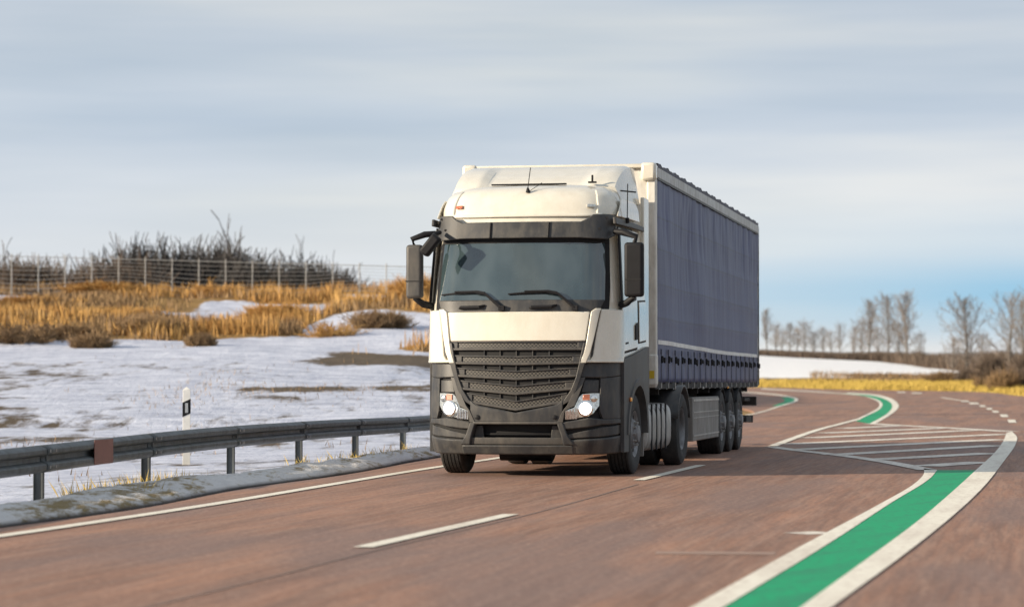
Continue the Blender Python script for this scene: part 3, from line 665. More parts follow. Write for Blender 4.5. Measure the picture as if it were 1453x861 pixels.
# --- roof deflector
V = []; nx, ny = 33, 14
for j in range(ny):
    t = j/(ny-1); y = 1.02+1.18*t
    for i in range(nx):
        x = -1.12+2.24*i/(nx-1); e = abs(x)/1.12
        zt = 3.56+.33*math.sin(min(1, t*1.15)*math.pi/2)**.8
        if e < .62: zt -= .05*sstep(1-t, .15, .6)
        edge = 1-max(0, (e-.90)/.10)**3; V.append((x*(1-.03*(1-t)), y+.30*max(0, e-.5)**2, 3.42+(zt-3.42)*edge))
n0 = len(V); V += [(v[0], v[1], 3.40) for v in V[:n0]]
F = gridF(nx, ny)
for i in range(nx-1): F.append((i+1, i, i+n0, i+1+n0)); F.append(((ny-1)*nx+i, (ny-1)*nx+i+1, (ny-1)*nx+i+1+n0, (ny-1)*nx+i+n0))
for j in range(ny-1): F.append((j*nx, (j+1)*nx, (j+1)*nx+n0, j*nx+n0)); F.append(((j+1)*nx+nx-1, j*nx+nx-1, j*nx+nx-1+n0, (j+1)*nx+nx-1+n0))
fix(mesh('roof_deflector', V, F, M['white'], truck, smooth=45))
for x, w_ in ((-.05,.95),):
    mb = MB(); mb.box((x, .99, 3.595), (w_,.05,.018)); mb.build('roof_hatch_edge', M['black'], truck, bevel=.004)
mb = MB(); b0 = plan(.03, 3.47, .01); mb.tube([b0, b0+Vector((0,-.02,.05))], [.03,.012], 10); mb.tube([b0+Vector((0,-.02,.04)), b0+Vector((.03,.0,.30))], .0055, 5)
mb.tube([b0, b0+Vector((.15,.12,.12))], .004, 5); mb.build('roof_aerial', M['black'], truck)
mb = MB(); mb.tube([(.75,1.0,3.60),(.75,1.0,3.70)], .014, 6); mb.box((.75,1.0,3.61), (.10,.05,.02)); mb.build('roof_beacon_stub', M['black'], truck)
mb = MB(); mb.tube([(1.19,1.0,3.10),(1.19,.98,3.16)], .025, 8); mb.tube([(1.19,.98,3.14),(1.20,.96,3.58)], .007, 5); mb.tube([(1.10,1.0,3.50),(1.24,1.3,3.50)], .010, 6); mb.build('side_aerial', M['black'], truck)
# --- chassis
mb = MB()
for sg in SGN: mb.box((sg*.42, 3.3, .78), (.09,5.8,.26))
mb.box((0,2.2,1.12),(1.9,1.6,.3)); mb.box((0,5.0,.55),(1.6,.2,.2)); mb.box((0,1.45,.42),(1.7,.18,.16)); mb.box((0,.55,.42),(1.9,.5,.18)); mb.box((0,4.6,1.0),(.9,1.2,.16))
mb.box((-.1,2.6,.55),(1.3,1.2,.5)); mb.build('chassis', M['chassis'], truck, bevel=.01)
mb = MB(); mb.lathe([(-.34,.02),(-.33,.10),(.33,.10),(.34,.02)], 16, 'x', (-.08,1.0,.27)); mb.build('axle_beam', M['black'], truck, smooth=50)
def tank(sg, name):
    mb = MB(); ring = []
    cx, cz, a, b, r = sg*.93, .56, .29, .31, .12
    for k in range(32):
        t = 2*math.pi*k/32; c, s = math.cos(t), math.sin(t); e = .45
        ring.append((math.copysign(abs(c)**e, c)*a, math.copysign(abs(s)**e, s)*b))
    ysn = [2.22,2.26]; 
    for k in range(5):
        y = 2.34+k*.38; ysn += [y, y+.035, y+.30, y+.335]
    V = []
    prof = [(2.20,.80),(2.24,1.0)]
    for k in range(5): y = 2.30+k*.37; prof += [(y,1.0),(y+.03,.93),(y+.07,.93),(y+.10,1.0)]
    prof += [(4.18,1.0),(4.22,.80)]
    for (y, sc_) in prof: V += [(cx+p[0]*sc_, y, cz+p[1]*sc_) for p in ring]
    F = [(i*32+k, i*32+(k+1) % 32, (i+1)*32+(k+1) % 32, (i+1)*32+k) for i in range(len(prof)-1) for k in range(32)]
    F += [tuple(range(32)), tuple((len(prof)-1)*32+k for k in range(31,-1,-1))]
    t = fix(mesh(name, V, F, M['alu'], truck, smooth=40))
    for y in (2.62,2.99,3.36,3.73):
        mb = MB(); mb.box((cx+sg*.287, y, cz), (.02,.05,.60)); mb.build('tank_strap', M['black'], t, bevel=.004)
for sg in SGN: tank(sg, 'fuel_tank')
for sg in SGN:
    mb = MB(); mb.box((sg*1.17,2.10,.60),(.06,.05,.80)); mb.build('step_panel', M['grey_box'], truck, bevel=.008)
# --- wheels
def wheel(name, parent, x, y, sg, wid=.30, r=.5, dish=.05, dual=False):
    mb = MB(); h = wid/2
    prof = [(-h*.92,.30),(-h*.98,.36),(-h,.42),(-h*.92,.478),(-h*.80,.497)]
    gr = [-.62,-.3,0,.3,.62] if not dual else [-.8,-.6,-.35,.35,.6,.8]
    for g_ in gr: prof += [(h*(g_-.04),.5),(h*(g_-.03),.487),(h*(g_+.03),.487),(h*(g_+.04),.5)]
    if dual: prof = [(-h,.30),(-h,.47),(-h+.02,.5),(-h+.25,.5),(-h+.28,.42),(h-.28,.42),(h-.25,.5)]
    prof += [(h*.80,.497),(h*.92,.478),(h,.42),(h*.98,.36),(h*.92,.30),(h*.85,.285),(-h*.85,.285),(-h*.92,.30)]
    prof = [(a*sg, r_*r/.5) for a, r_ in prof]
    mb.lathe(prof, 56, 'x'); t = fix(mb.build(name, M['tyre'], parent, smooth=35)); t.location = (x, y, r)
    # shoulder blocks
    rm = MB(); o_ = h*.92
    if dual: P = [(o_,.29),(o_-.015,.27),(o_-.05,.255),(o_-.16,.24),(o_-.17,.15),(o_-.12,.13),(o_-.06,.12),(o_-.05,.06),(o_-.05,.001)]
    else: P = [(o_,.29),(o_-.015,.27),(o_-.04,.25),(o_-.035,.19),(o_+.0,.165),(o_+.01,.12),(o_+.055,.105),(o_+.065,.06),(o_+.065,.001)]
    rm.lathe([(a*sg, q) for a, q in P], 40, 'x'); bm_ = hm = rm
    rr = .142 if not dual else .195
    for k in range(10):
        a = k*math.pi/5; px = (o_+.012 if not dual else o_-.15)*sg
        bm_.lathe([(px-.02*sg,.016),(px+.028*sg,.014)], 6, 'x', (0, rr*math.cos(a), rr*math.sin(a)), cap=True, mi=1)
    for k in range(8):
        a = (k+.5)*math.pi/4; px = (o_-.034 if not dual else o_-.1595)*sg
        hm.lathe([(px-.004*sg,.026),(px+.004*sg,.026)], 12, 'x', (0, .218*math.cos(a) if not dual else .215*math.cos(a), .218*math.sin(a)), cap=True, mi=2)
    fix(rm.build('rim', [M['rim'], M['alu'], M['void']], t, smooth=35))
    return t
for sg in SGN:
    wheel('wheel', truck, sg*1.06, 1.45, sg)
    wheel('wheel', truck, sg*.93, 5.15, sg, wid=.62, dual=True)
for sg in SGN:   # drive wheel fender
    V = []; n = 16
    for x in (sg*1.25, sg*.64):
        for k in range(n+1): a = R_(15)+R_(150)*k/n; V.append((x, 5.15-.58*math.cos(a), .5+.60*math.sin(a)))
    o = mesh('fender', V, gridF(n+1, 2), M['plastic'], truck, smooth=50); sm = o.modifiers.new('th', 'SOLIDIFY'); sm.thickness = .03

# ================================================================= TRAILER
tr = empty('semi_trailer', (TO[0]+2.9*math.sin(TH), TO[1]+2.9*math.cos(TH), 0), -TH)
tag(tr, 'long box trailer with dusty blue curtain side, hitched behind the white cab', 'trailer')
LT = 13.6
mb = MB(); mb.box((0,.06,2.50),(2.55,.12,2.86)); mb.build('front_wall', M['trailer_white'], tr, bevel=.015)
for sg in SGN:
    mb = MB(); mb.box((sg*1.225,.045,2.52),(.12,.14,2.88)); fp = mb.build('corner_post', M['trailer_white'], tr, bevel=.02)
    mb = MB(); mb.box((sg*1.20,.02,1.30),(.19,.16,.40)); lp = mb.build('lower_post', M['trailer_white'], tr, bevel=.02)
    mb = MB(); mb.box((sg*1.23,-.063,1.24),(.07,.008,.10)); mb.build('yellow_plate', M['yellow'], lp)
    mb = MB(); mb.box((sg*1.19,.03,3.88),(.20,.22,.24)); mb.build('corner_cap', M['white'], tr, bevel=.04)
mb = MB(); mb.box((0,-.01,3.955),(2.3,.10,.06)); mb.build('front_header', M['white'], tr, bevel=.015)
mb = MB(); mb.box((0,LT/2+.1,3.965),(2.50,LT-.2,.05)); mb.build('roof', M['stripe'], tr, bevel=.01)
mb = MB(); mb.box((0,LT-.05,2.50),(2.55,.1,2.86)); mb.build('rear_wall', M['trailer_white'], tr, bevel=.01)
mb = MB(); mb.box((0,LT/2+.1,1.12),(2.46,LT-.3,.10)); mb.box((.45,LT/2+.4,.93),(.14,LT-1,.3)); mb.box((-.45,LT/2+.4,.93),(.14,LT-1,.3))
for k in range(9): mb.box((0,1.2+k*1.45,1.03),(2.3,.08,.12))
mb.box((0,9.3,.62),(2.0,4.2,.18)); mb.build('trailer_frame', M['chassis'], tr)
for sg in SGN:
    # curtain
    def cx_(y, z):
        t = (z-1.14)/2.7; yy_ = y+.12*math.sin(z*2.3)
        wr = .034*(float(vnoise(yy_, z*.25, .17, 12))-.5)*(.12+.88*(max(0,t-.35)/.65)**1.3)+.016*(float(vnoise(yy_, z*.4, .42, 15))-.5)*(.3+t)
        panel = (-.008*math.cos(2*math.pi*y/3.35)+.05*(float(vnoise(y, 0, 2.3, 9))-.5)+.02*(float(vnoise(y, z, .9, 5))-.5))*math.sin(math.pi*min(1, max(0, t)))
        lath = sum(.007*math.exp(-((z-z0)/.04)**2) for z0 in (1.98,2.42,2.88,3.30))
        skirt = (.020*math.sin(y*2*math.pi/.71+.4)+.012*math.sin(y*9+2))*max(0, 1-t/.16)
        return 1.268+wr+panel+lath+skirt+.006*float(vnoise(y,z,.5,3))
    ny_, nz_ = 420, 44; V = []
    for j in range(nz_):
        z = 1.14+(3.84-1.14)*j/(nz_-1)
        for i in range(ny_):
            y = .14+(LT-.22)*i/(ny_-1)
            V.append((sg*cx_(y, z), y, z-(.02*abs(math.sin(y*math.pi/.71)) if j == 0 else 0)))
    cur = mesh('curtain', V, gridF(ny_, nz_, flip=(sg < 0)), M['tarp'], tr, smooth=180)
    sm = cur.modifiers.new('th', 'SOLIDIFY'); sm.thickness = .004
    # white stripe, sagging a little
    V = []; n_ = 160
    for i in range(n_):
        y = .22+(LT-.5)*i/(n_-1); zc = 1.665-.06*sstep(y, 0, 9)
        V += [(sg*(cx_(y, zc-.028)+.007), y, zc-.028), (sg*(cx_(y, zc+.028)+.007), y, zc+.028)]
    st = mesh('stripe', V, [(2*i, 2*i+2, 2*i+3, 2*i+1) for i in range(n_-1)], M['stripe'], cur); sm = st.modifiers.new('th', 'SOLIDIFY'); sm.thickness = .004
    # pelmet and roof rail
    mb = MB(); mb.box((sg*1.28,LT/2,3.88),(.03,LT-.15,.13)); mb.build('top_rail', M['alu'], tr, bevel=.006)
    mb = MB(); mb.box((sg*1.285,LT/2,3.80),(.025,LT-.2,.03)); mb.build('rail_shadow_lip', M['plastic'], tr)
    V = []; n_ = 200
    for i in range(n_):
        y = .15+(LT-.25)*i/(n_-1); z = 3.985+.012*math.sin(y*7)+.008*math.sin(y*17+1)
        V += [(sg*1.285, y, 3.94), (sg*1.29, y, z+.012), (sg*1.20, y, z+.016)]
    fix(mesh('roof_edge', V, [f for i in range(n_-1) for f in ((3*i,3*i+3,3*i+4,3*i+1),(3*i+1,3*i+4,3*i+5,3*i+2))], M['tarp_dark'], tr, smooth=60))
    # straps with buckles
    for k in range(19):
        y = .35+k*.71; x = sg*1.302
        mb = MB(); mb.box((x, y, 1.33), (.010,.034,.40)); mb.box((x, y, 1.54), (.018,.055,.07)); s_ = mb.build('strap', M['tarp_dark'], cur)
        mb = MB(); mb.box((x+sg*.012, y, 1.44), (.025,.055,.09), rot=Matrix.Rotation(R_(8*(-1)**k),3,'X')); mb.tube([(x+sg*.02, y, 1.47),(x+sg*.03, y+.10, 1.40+.02*math.sin(k*2.3)),(x+sg*.02, y+.20, 1.46)], .012, 5)
        mb.build('buckle', M['black'], s_, bevel=0)
        mb = MB(); mb.tube([(x, y, 1.14),(x, y, 1.06),(x-sg*.03, y, 1.05)], .010, 5); mb.build('hook', M['alu'], s_)
    mb = MB(); mb.box((sg*1.24,LT/2,1.10),(.05,LT-.1,.10)); mb.build('side_rail', M['chassis'], tr, bevel=.006)
    for y in (2.0,5.2,8.6):
        mb = MB(); mb.box((sg*1.272,y,1.055),(.02,.10,.035)); mb.build('marker_lamp', M['amber2'] if y > 8 else M['alu'], tr, bevel=.004)
    mb = MB(); mb.box((sg*1.26,LT-.02,2.5),(.06,.06,2.84)); mb.build('rear_post', M['plastic'], tr, bevel=.01)
    # landing legs
    mb = MB(); mb.box((sg*.85,2.9,.72),(.14,.14,.62)); mb.box((sg*.85,2.9,.40),(.26,.22,.03)); mb.build('landing_leg', M['chassis'], tr, bevel=.006)
    # side boxes
    mb = MB(); mb.box((sg*1.06,5.72,.60),(.40,3.3,.64)); bx = mb.build('side_locker', M['grey_box'], tr, bevel=.015)
    mb = MB(); mb.box((sg*1.263,5.72,.875),(.012,3.26,.03)); mb.box((sg*1.263,5.72,.70),(.008,3.2,.014)); mb.box((sg*1.263,5.72,.62),(.008,3.2,.010)); mb.box((sg*1.263,5.72,.36),(.012,3.26,.02)); mb.build('locker_trim', M['alu'], bx)
    mb = MB(); mb.box((sg*.98,4.3,.72),(.3,.5,.4)); mb.build('valve_box', M['chassis'], tr, bevel=.02)
    for ya in (8.0,9.31,10.62):
        wheel('wheel', tr, sg*1.06, ya, sg, wid=.385)
        V = []; n = 12
        for x in (sg*1.25, sg*.88):
            for k in range(n+1): a = R_(35)+R_(110)*k/n; V.append((x, ya-.56*math.cos(a), .5+.56*math.sin(a)))
        o = mesh('wheel_fender', V, gridF(n+1, 2), M['black'], tr, smooth=50); sm = o.modifiers.new('th', 'SOLIDIFY'); sm.thickness = .02
    mb = MB(); mb.box((sg*1.0,11.35,.50),(.42,.02,.66)); mb.build('mud_flap', M['black'], tr)
    mb = MB(); mb.box((sg*1.05,13.45,.80),(.40,.10,.16)); rl = mb.build('tail_light', M['chassis'], tr, bevel=.01)
    mb = MB(); mb.box((sg*1.05,13.51,.80),(.36,.02,.12)); mb.build('tail_lens', M['red'], rl)
    mb = MB(); mb.box((sg*1.12,12.95,.48),(.10,.9,.10)); mb.box((sg*1.12,12.95,.83),(.05,1.0,.06)); mb.box((sg*.9,12.9,.98),(.1,.1,.3)); mb.build('bumper_arm', M['chassis'], tr, bevel=.008)
mb = MB(); mb.box((0,13.5,.48),(2.36,.12,.13)); mb.box((.7,13.4,.75),(.08,.08,.5)); mb.box((-.7,13.4,.75),(.08,.08,.5)); mb.build('rear_bumper', M['chassis'], tr, bevel=.01)

# ================================================================= GUARDRAIL
def up(px, py, Y):     # point at depth Y on the ray of a pixel
    dx = (px-726.5)/FPX; dy = (430.5-py)/FPX; cy, sy = math.cos(PITCH), math.sin(PITCH); d = (dx, cy-dy*sy, sy+dy*cy); t = Y/d[1]; return (t*d[0], Y, CAM_H+t*d[2])
GP = [up(0,637,25.2), up(106,626,27.7), up(247,611,31.6), up(440,597,39), up(600,589.5,48)]
g0 = np.array(GP[0]); gd = np.array(GP[0])-np.array(GP[1]); gd[2] = 0
GPe = [tuple(g0+gd*8), tuple(g0+gd*3)]+GP+[(.3,60,.58),(3.0,72,.6)]
P3 = smooth_poly(np.array(GPe), 10)
rail = empty('guardrail', tuple(np.array(GP[2])*np.array([1,1,0])))
tag(rail, 'dark galvanised steel guardrail along the snowy left edge of the road', 'guardrail')
rail.location = (0,0,0)
T = np.gradient(P3, axis=0); T[:,2] = 0; T /= np.linalg.norm(T, axis=1)[:,None]; Nr = np.stack([T[:,1], -T[:,0]], 1)   # to the road
wprof = [(.0,0),(.012,-.004),(.07,-.035),(.08,-.05),(.08,-.085),(.07,-.10),(.01,-.125),(.005,-.15),(.01,-.175),(.07,-.20),(.08,-.215),(.08,-.25),(.07,-.265),(.012,-.296),(0,-.30)]
V = []
for p, n_ in zip(P3, Nr):
    for (o_, z) in wprof: V.append((p[0]+n_[0]*o_, p[1]+n_[1]*o_, p[2]+z*.92))
bmr = mesh('rail_beam', V, gridF(len(wprof), len(P3)), M['rail'], rail, smooth=35); sm = bmr.modifiers.new('th', 'SOLIDIFY'); sm.thickness = .005
cum = np.concatenate([[0], np.cumsum(np.linalg.norm(np.diff(P3[:,:2], axis=0), axis=1))])
for d_ in np.arange(1.6, cum[-1]-1, 4.0):
    x, y, z = (float(np.interp(d_, cum, P3[:,k])) for k in range(3)); i = int(np.searchsorted(cum, d_)); n_ = Nr[min(i, len(Nr)-1)]
    gz = Hs(x, y)-.25; an = math.atan2(n_[1], n_[0])
    mb = MB(); rt = Matrix.Rotation(an, 3, 'Z'); c = (x-n_[0]*.06, y-n_[1]*.06)
    for (ox, sx, sy) in ((-.045,.006,.07),(.045,.006,.07),(0,.09,.006)):
        mb.box((c[0]+n_[0]*ox, c[1]+n_[1]*ox, (gz+z-.02)/2), (sx, sy, z-.02-gz), rot=rt)
    mb.box((x-n_[0]*.01, y-n_[1]*.01, z-.14), (.08,.08,.14), rot=rt)
    pst = mb.build('rail_post', M['rail'], rail)
    mb = MB()
    for (dy, dz) in ((-.10,-.06),(.10,-.06),(-.10,-.22),(.10,-.22),(0,-.14)):
        bx, by = x+n_[0]*(.084 if dz != -.14 else .012)-n_[1]*dy, y+n_[1]*(.084 if dz != -.14 else .012)+n_[0]*dy; mb.box((bx, by, z+dz), (.016,.028,.028), rot=rt)
    mb.build('bolt_set', M['alu'], pst)
    mb = MB(); V = []
    for q in (-.18, .18):
        for (o_, zz_) in wprof: V.append((x-n_[1]*q+n_[0]*(o_+.009), y+n_[0]*q+n_[1]*(o_+.009), z+zz_*.92))
    lp_ = mesh('lap_joint', V, gridF(len(wprof), 2), M['rail'], rail, smooth=35); sm = lp_.modifiers.new('th', 'SOLIDIFY'); sm.thickness = .006
# reflective red plate on the beam
i = int(np.argmin([abs(p[1]-28.3) for p in P3])); p = P3[i]; n_ = Nr[i]; an = math.atan2(n_[1], n_[0]); rt = Matrix.Rotation(an, 3, 'Z')
mb = MB(); mb.box((p[0]+n_[0]*.085, p[1]+n_[1]*.085, p[2]-.132), (.006,.7,.262), rot=rt); mb.build('red_plate', M['red'], rail, bevel=.002)
# delineator post
def delineator(px, Y, label, h=1.2):
    x = (px-726.5)/FPX*Y; z0 = Hs(x, Y)-.05; r = empty('delineator_post', (x, Y, z0), R_(8)); tag(r, label, 'delineator')
    mb = MB(); mb.add([(-.06,-.05,0),(.06,-.05,0),(0,.05,0),(-.06,-.05,h),(.06,-.05,h),(0,.05,h+.05)], [(0,2,1),(3,4,5),(0,1,4,3),(1,2,5,4),(2,0,3,5)]); b = fix(mb.build('post', M['post_white'], r, bevel=.006))
    mb = MB(); mb.add([(-.063,-.054,h-.42),(.063,-.054,h-.36),(.063,-.054,h-.14),(-.063,-.054,h-.20),(-.063,-.04,h-.42),(.063,-.04,h-.36),(.063,-.04,h-.14),(-.063,-.04,h-.20)], [(0,1,2,3),(7,6,5,4),(0,4,5,1),(1,5,6,2),(2,6,7,3),(3,7,4,0)]); bb = mb.build('black_band', M['black'], b)
    mb = MB(); mb.box((0,-.057,h-.28),(.045,.008,.15)); mb.build('reflector', M['chrome'], bb)
delineator(265, 41, 'white roadside delineator post with black band, standing in snow behind the guardrail')

# ================================================================= VEGETATION
M['bark'] = mat('bark', (.13, .115, .10), .9, var=.35, vscale=3)
M['twig'] = mat('twigs', (.225, .195, .175), .9, var=.3, vscale=.8)
M['scrub'] = mat('brown_scrub', (.115, .085, .065), .9, var=.4, vscale=.6)
M['scrub_dark'] = mat('dark_scrub', (.06, .055, .054), .9, var=.35, vscale=.7)
def grassmat(name, a, b, c):
    def fn(t, bb, o):
        f = noise(t, o, .25, 5, .7); k = noise(t, o, 3, 3)
        cc = mixc(t, ramp(t, f, [(.35,0),(.65,1)]), a, b); cc = mixc(t, mth(t, 'MULTIPLY', ramp(t, k, [(.5,0),(.8,1)]), .6), cc, c); t.links.new(cc, bb.inputs['Base Color'])
        bb.inputs['Subsurface Weight'].default_value = 0
    return mat(name, a, .8, spec=.2, fn=fn)
M['reed'] = grassmat('dry_reed', (.36,.19,.06), (.60,.38,.14), (.20,.12,.06))
M['ygrass'] = grassmat('yellow_grass', (.44,.31,.08), (.60,.45,.12), (.26,.19,.08))
M['bgrass'] = grassmat('brown_grass', (.20,.13,.075), (.34,.23,.12), (.10,.075,.05))
def segs_to_mesh(S, n=3):
    """S: array (k,8) p0 r0 p1 r1 -> tapered prisms"""
    S = np.array(S); p0, r0, p1, r1 = S[:,0:3], S[:,3], S[:,4:7], S[:,7]
    t = p1-p0; t /= np.linalg.norm(t, axis=1)[:,None]+1e-9
    ref = np.where(np.abs(t[:,2:3]) < .9, np.array([[0,0,1.]]), np.array([[1.,0,0]])); u = np.cross(t, ref); u /= np.linalg.norm(u, axis=1)[:,None]; v = np.cross(t, u)
    V = []
    for (p, r) in ((p0, r0), (p1, r1)):
        for k in range(n):
            a = 2*math.pi*k/n; V.append(p+(u*math.cos(a)+v*math.sin(a))*r[:,None])
    V = np.stack(V, 1).reshape(-1, 3); F = []
    for i in range(len(S)):
        b = i*2*n
        for k in range(n): F.append((b+k, b+(k+1) % n, b+n+(k+1) % n, b+n+k))
    return V, F
def grow(rnd, h, spread, seed_r, up_=.35, nb=26, depth=3, lowest=.14, tw=.012):
    """trunk polyline + branch segments in local coordinates"""
    trunk = [Vector((0,0,0))]; d = Vector((rnd.uniform(-.04,.04), rnd.uniform(-.04,.04), 1)); nseg = 9
    for k in range(nseg):
        d = (d+Vector((rnd.uniform(-.08,.08), rnd.uniform(-.08,.08), .15))).normalized(); trunk.append(trunk[-1]+d*h*.96/nseg)
    S = []
    def br(p, d, L, r, lev):
        n = 4 if lev < 2 else 3; q = p.copy(); dd = d.copy(); r0 = r
        for k in range(n):
            dd = (dd+Vector((rnd.uniform(-.25,.25), rnd.uniform(-.25,.25), rnd.uniform(-.05,.30)*up_*2))).normalized()
            q2 = q+dd*L/n; r1 = max(tw*.6, r0*(.72)); S.append((*q, r0, *q2, r1))
            if lev < depth:
                for _ in range(2 if lev else 3):
                    sd_ = Vector((rnd.gauss(0,1), rnd.gauss(0,1), rnd.gauss(.2,.7))).normalized()
                    br(q+(q2-q)*rnd.random(), (dd*.75+sd_*.75).normalized(), L*rnd.uniform(.32,.55), max(tw, r0*.5), lev+1)
            q, r0 = q2, r1
    for k in range(nb):
        t = lowest+(1-lowest)*(k+rnd.random()*.8)/nb; f = t*nseg; i = min(int(f), nseg-1); p = trunk[i].lerp(trunk[i+1], f-i)
        a = k*2.4+rnd.uniform(-.4,.4); prof_ = math.sin(math.pi*min(1, max(.12, (t-lowest)/(1-lowest))*.85+.18))**.6
        L = spread*prof_*rnd.uniform(.7,1.15); e = up_+.5*t
        br(p, Vector((math.cos(a), math.sin(a), e)).normalized(), L, seed_r*.42*(1.1-t), 1)
    return trunk, S
def tree_proto(seed, h, spread, r, **k):
    rnd = random.Random(seed); trunk, S = grow(rnd, h, spread, r, **k)
    mb = MB(); mb.tube(trunk, [r*(1.15-.98*i/(len(trunk)-1)) if i else r*1.5 for i in range(len(trunk))], 7)
    me = bpy.data.meshes.new('trunk'); me.from_pydata(mb.V, [], mb.F); me.materials.append(M['bark']); me.polygons.foreach_set('use_smooth', [True]*len(me.polygons))
    V, F = segs_to_mesh(S); mc = bpy.data.meshes.new('crown'); mc.from_pydata(V.tolist(), [], F); mc.materials.append(M['twig'])
    return me, mc
PT = [tree_proto(1, 10, 3.3, .17, up_=.5, nb=34, tw=.019), tree_proto(2, 10, 3.8, .18, up_=.45, nb=32, tw=.020), tree_proto(3, 10, 3.1, .17, up_=.7, nb=38, tw=.019), tree_proto(4, 10, 4.2, .2, up_=.5, nb=28, lowest=.22, tw=.016)]
def bare_tree(proto, X, Y, h, label, group, wide=1, rz=0):
    r = empty('bare_tree', (X, Y, Hs(X, Y)-.1), rz); s = h/10; r.scale = (s*wide, s*wide, s)
    tag(r, label, 'tree', group)
    for nme, me in zip(('trunk', 'crown'), PT[proto]): link(bpy.data.objects.new(nme, me), r)
def at_px(px, Y): return (px-726.5)/FPX*Y
TL = [ # px, depth, top y, proto, width, label
 (1088,420,437,2,.8,'tall faint bare tree just right of the trailer rear'),
 (1101,410,458,1,1,'short bare tree second from the trailer rear in the row'),
 (1121,405,456,0,1,'bushy bare tree third along the row from the trailer'),
 (1142,400,454,1,1,'broad bare tree standing in the middle of the low row'),
 (1168,400,462,0,.9,'small bare tree right of the broad one in the low row'),
 (1192,395,460,3,.8,'dense dark small bare tree in the low row'),
 (1211,392,462,0,.8,'thin bare sapling tree left of the three tall ones'),
 (1233,385,424,2,.9,'leftmost of the three tall bare trees on the skyline'),
 (1261,380,414,0,.9,'middle of the three tall bare trees on the skyline'),
 (1287,378,412,2,1.0,'rightmost of the three tall bare trees on the skyline'),
 (1305,375,470,1,.8,'low bare tree at the foot of the tall trio'),
 (1109,402,470,3,1.2,'low spreading bare tree between the second and third of the row'),
 (1131,404,466,3,1.2,'low spreading bare tree just before the broad one'),
 (1155,402,468,1,1.2,'low bushy bare tree just after the broad one'),
 (1180,398,470,3,1.2,'low bare tree next to the dense dark one'),
 (1222,390,452,1,1.0,'mid-height bare tree tight against the first tall one'),
 (1275,384,456,1,1.1,'mid-height bare tree between the second and third tall ones'),
 (1246,382,462,1,.9,'low bushy bare tree between the first and second tall ones'),
 (1372,235,416,0,1.05,'large lone bare tree beside the snow field'),
 (1352,250,475,1,.9,'small bare tree close left of the large lone tree'),
 (1393,245,470,1,.8,'small bare tree close right of the large lone tree'),
 (1430,215,420,3,.95,'forked bare tree near the right edge of the picture'),
 (1452,212,424,3,.85,'rightmost bare tree, cut by the picture edge'),
 (1475,215,430,1,1.0,'bare tree beyond the right edge')]
for i, (px, Y, ty, pr, wd_, lb) in enumerate(TL):
    x = at_px(px, Y); zt = CAM_H+(541-ty)*Y/FPX; h = zt-Hs(x, Y)
    bare_tree(pr, x, Y, max(2, h), lb, 'bare trees beyond the snow field', wd_*.95, i*1.3)
# two roadside trees whose shade crosses the far carriageway
bare_tree(2, 4.6, 84, 4.7, 'slim bare tree on the inside of the bend, nearer one', 'trees on the inside of the bend', 1.0, .4)
bare_tree(2, 7.0, 119, 6.0, 'slim bare tree on the inside of the bend, farther one', 'trees on the inside of the bend', 1.0, 1.4)
# bushes on the left skyline
def bush_proto(seed, n=650, tw=.02, lean=.25):
    rnd = random.Random(seed); S = []
    for k in range(n):
        a = rnd.uniform(0, 2*math.pi); e = rnd.uniform(.15, 1.35); p = Vector((rnd.uniform(-.45,.45), rnd.uniform(-.45,.45), 0)); d = Vector((math.cos(a)*math.cos(e), math.sin(a)*math.cos(e), math.sin(e))); L = rnd.uniform(.55,1.0)*(.86+.12*math.sin(a*3+seed))*(.85 if k % 3 else 1)*(1-.30*max(0, e-.5)); r = .009
        for j in range(5):
            d = (d+Vector((rnd.uniform(-.2,.2), rnd.uniform(-.2,.2), rnd.uniform(-.05,.2)))).normalized(); q = p+d*L/5; S.append((*p, r, *q, r*.8)); r *= .8
            for _ in range(5):
                s_ = Vector((rnd.gauss(0,1), rnd.gauss(0,1), rnd.gauss(.3,.7))).normalized(); q2 = p.lerp(q, rnd.random()); q3 = q2+(d*.6+s_*.7)*L*rnd.uniform(.12,.28); S.append((*q2, .008, *q3, .006))
                q4 = q3+(d*.3+s_*.5+Vector((rnd.uniform(-.5,.5),rnd.uniform(-.5,.5),.2)))*L*.13; S.append((*q3, .0075, *q4, .005))
            p = q
    V, F = segs_to_mesh(S); m = bpy.data.meshes.new('bush'); m.from_pydata(V.tolist(), [], F); return m
BP = [bush_proto(11), bush_proto(12), bush_proto(13, 90)]
BMAT = ('scrub', 'scrub_dark', 'reed', 'bgrass')
for m0 in BP: m0.materials.append(M['scrub'])
def bush(px, Y, ty, wpx, mi, label, group, k=0, name='bush'):
    x = at_px(px, Y); z0 = Hs(x, Y)-.15; h = CAM_H+(541-ty)*Y/FPX-z0; h = max(.6, h)*1.30; wm = wpx*Y/FPX*1.2
    o = link(bpy.data.objects.new(name, BP[k % 3])); o.material_slots[0].link = 'OBJECT'; o.material_slots[0].material = M[BMAT[mi]]; o.location = (x, Y, z0); o.scale = (wm/1.5, wm/1.5, h*1.0); o.rotation_euler = (0, 0, k*1.7)
    tag(o, label, 'bush', group)
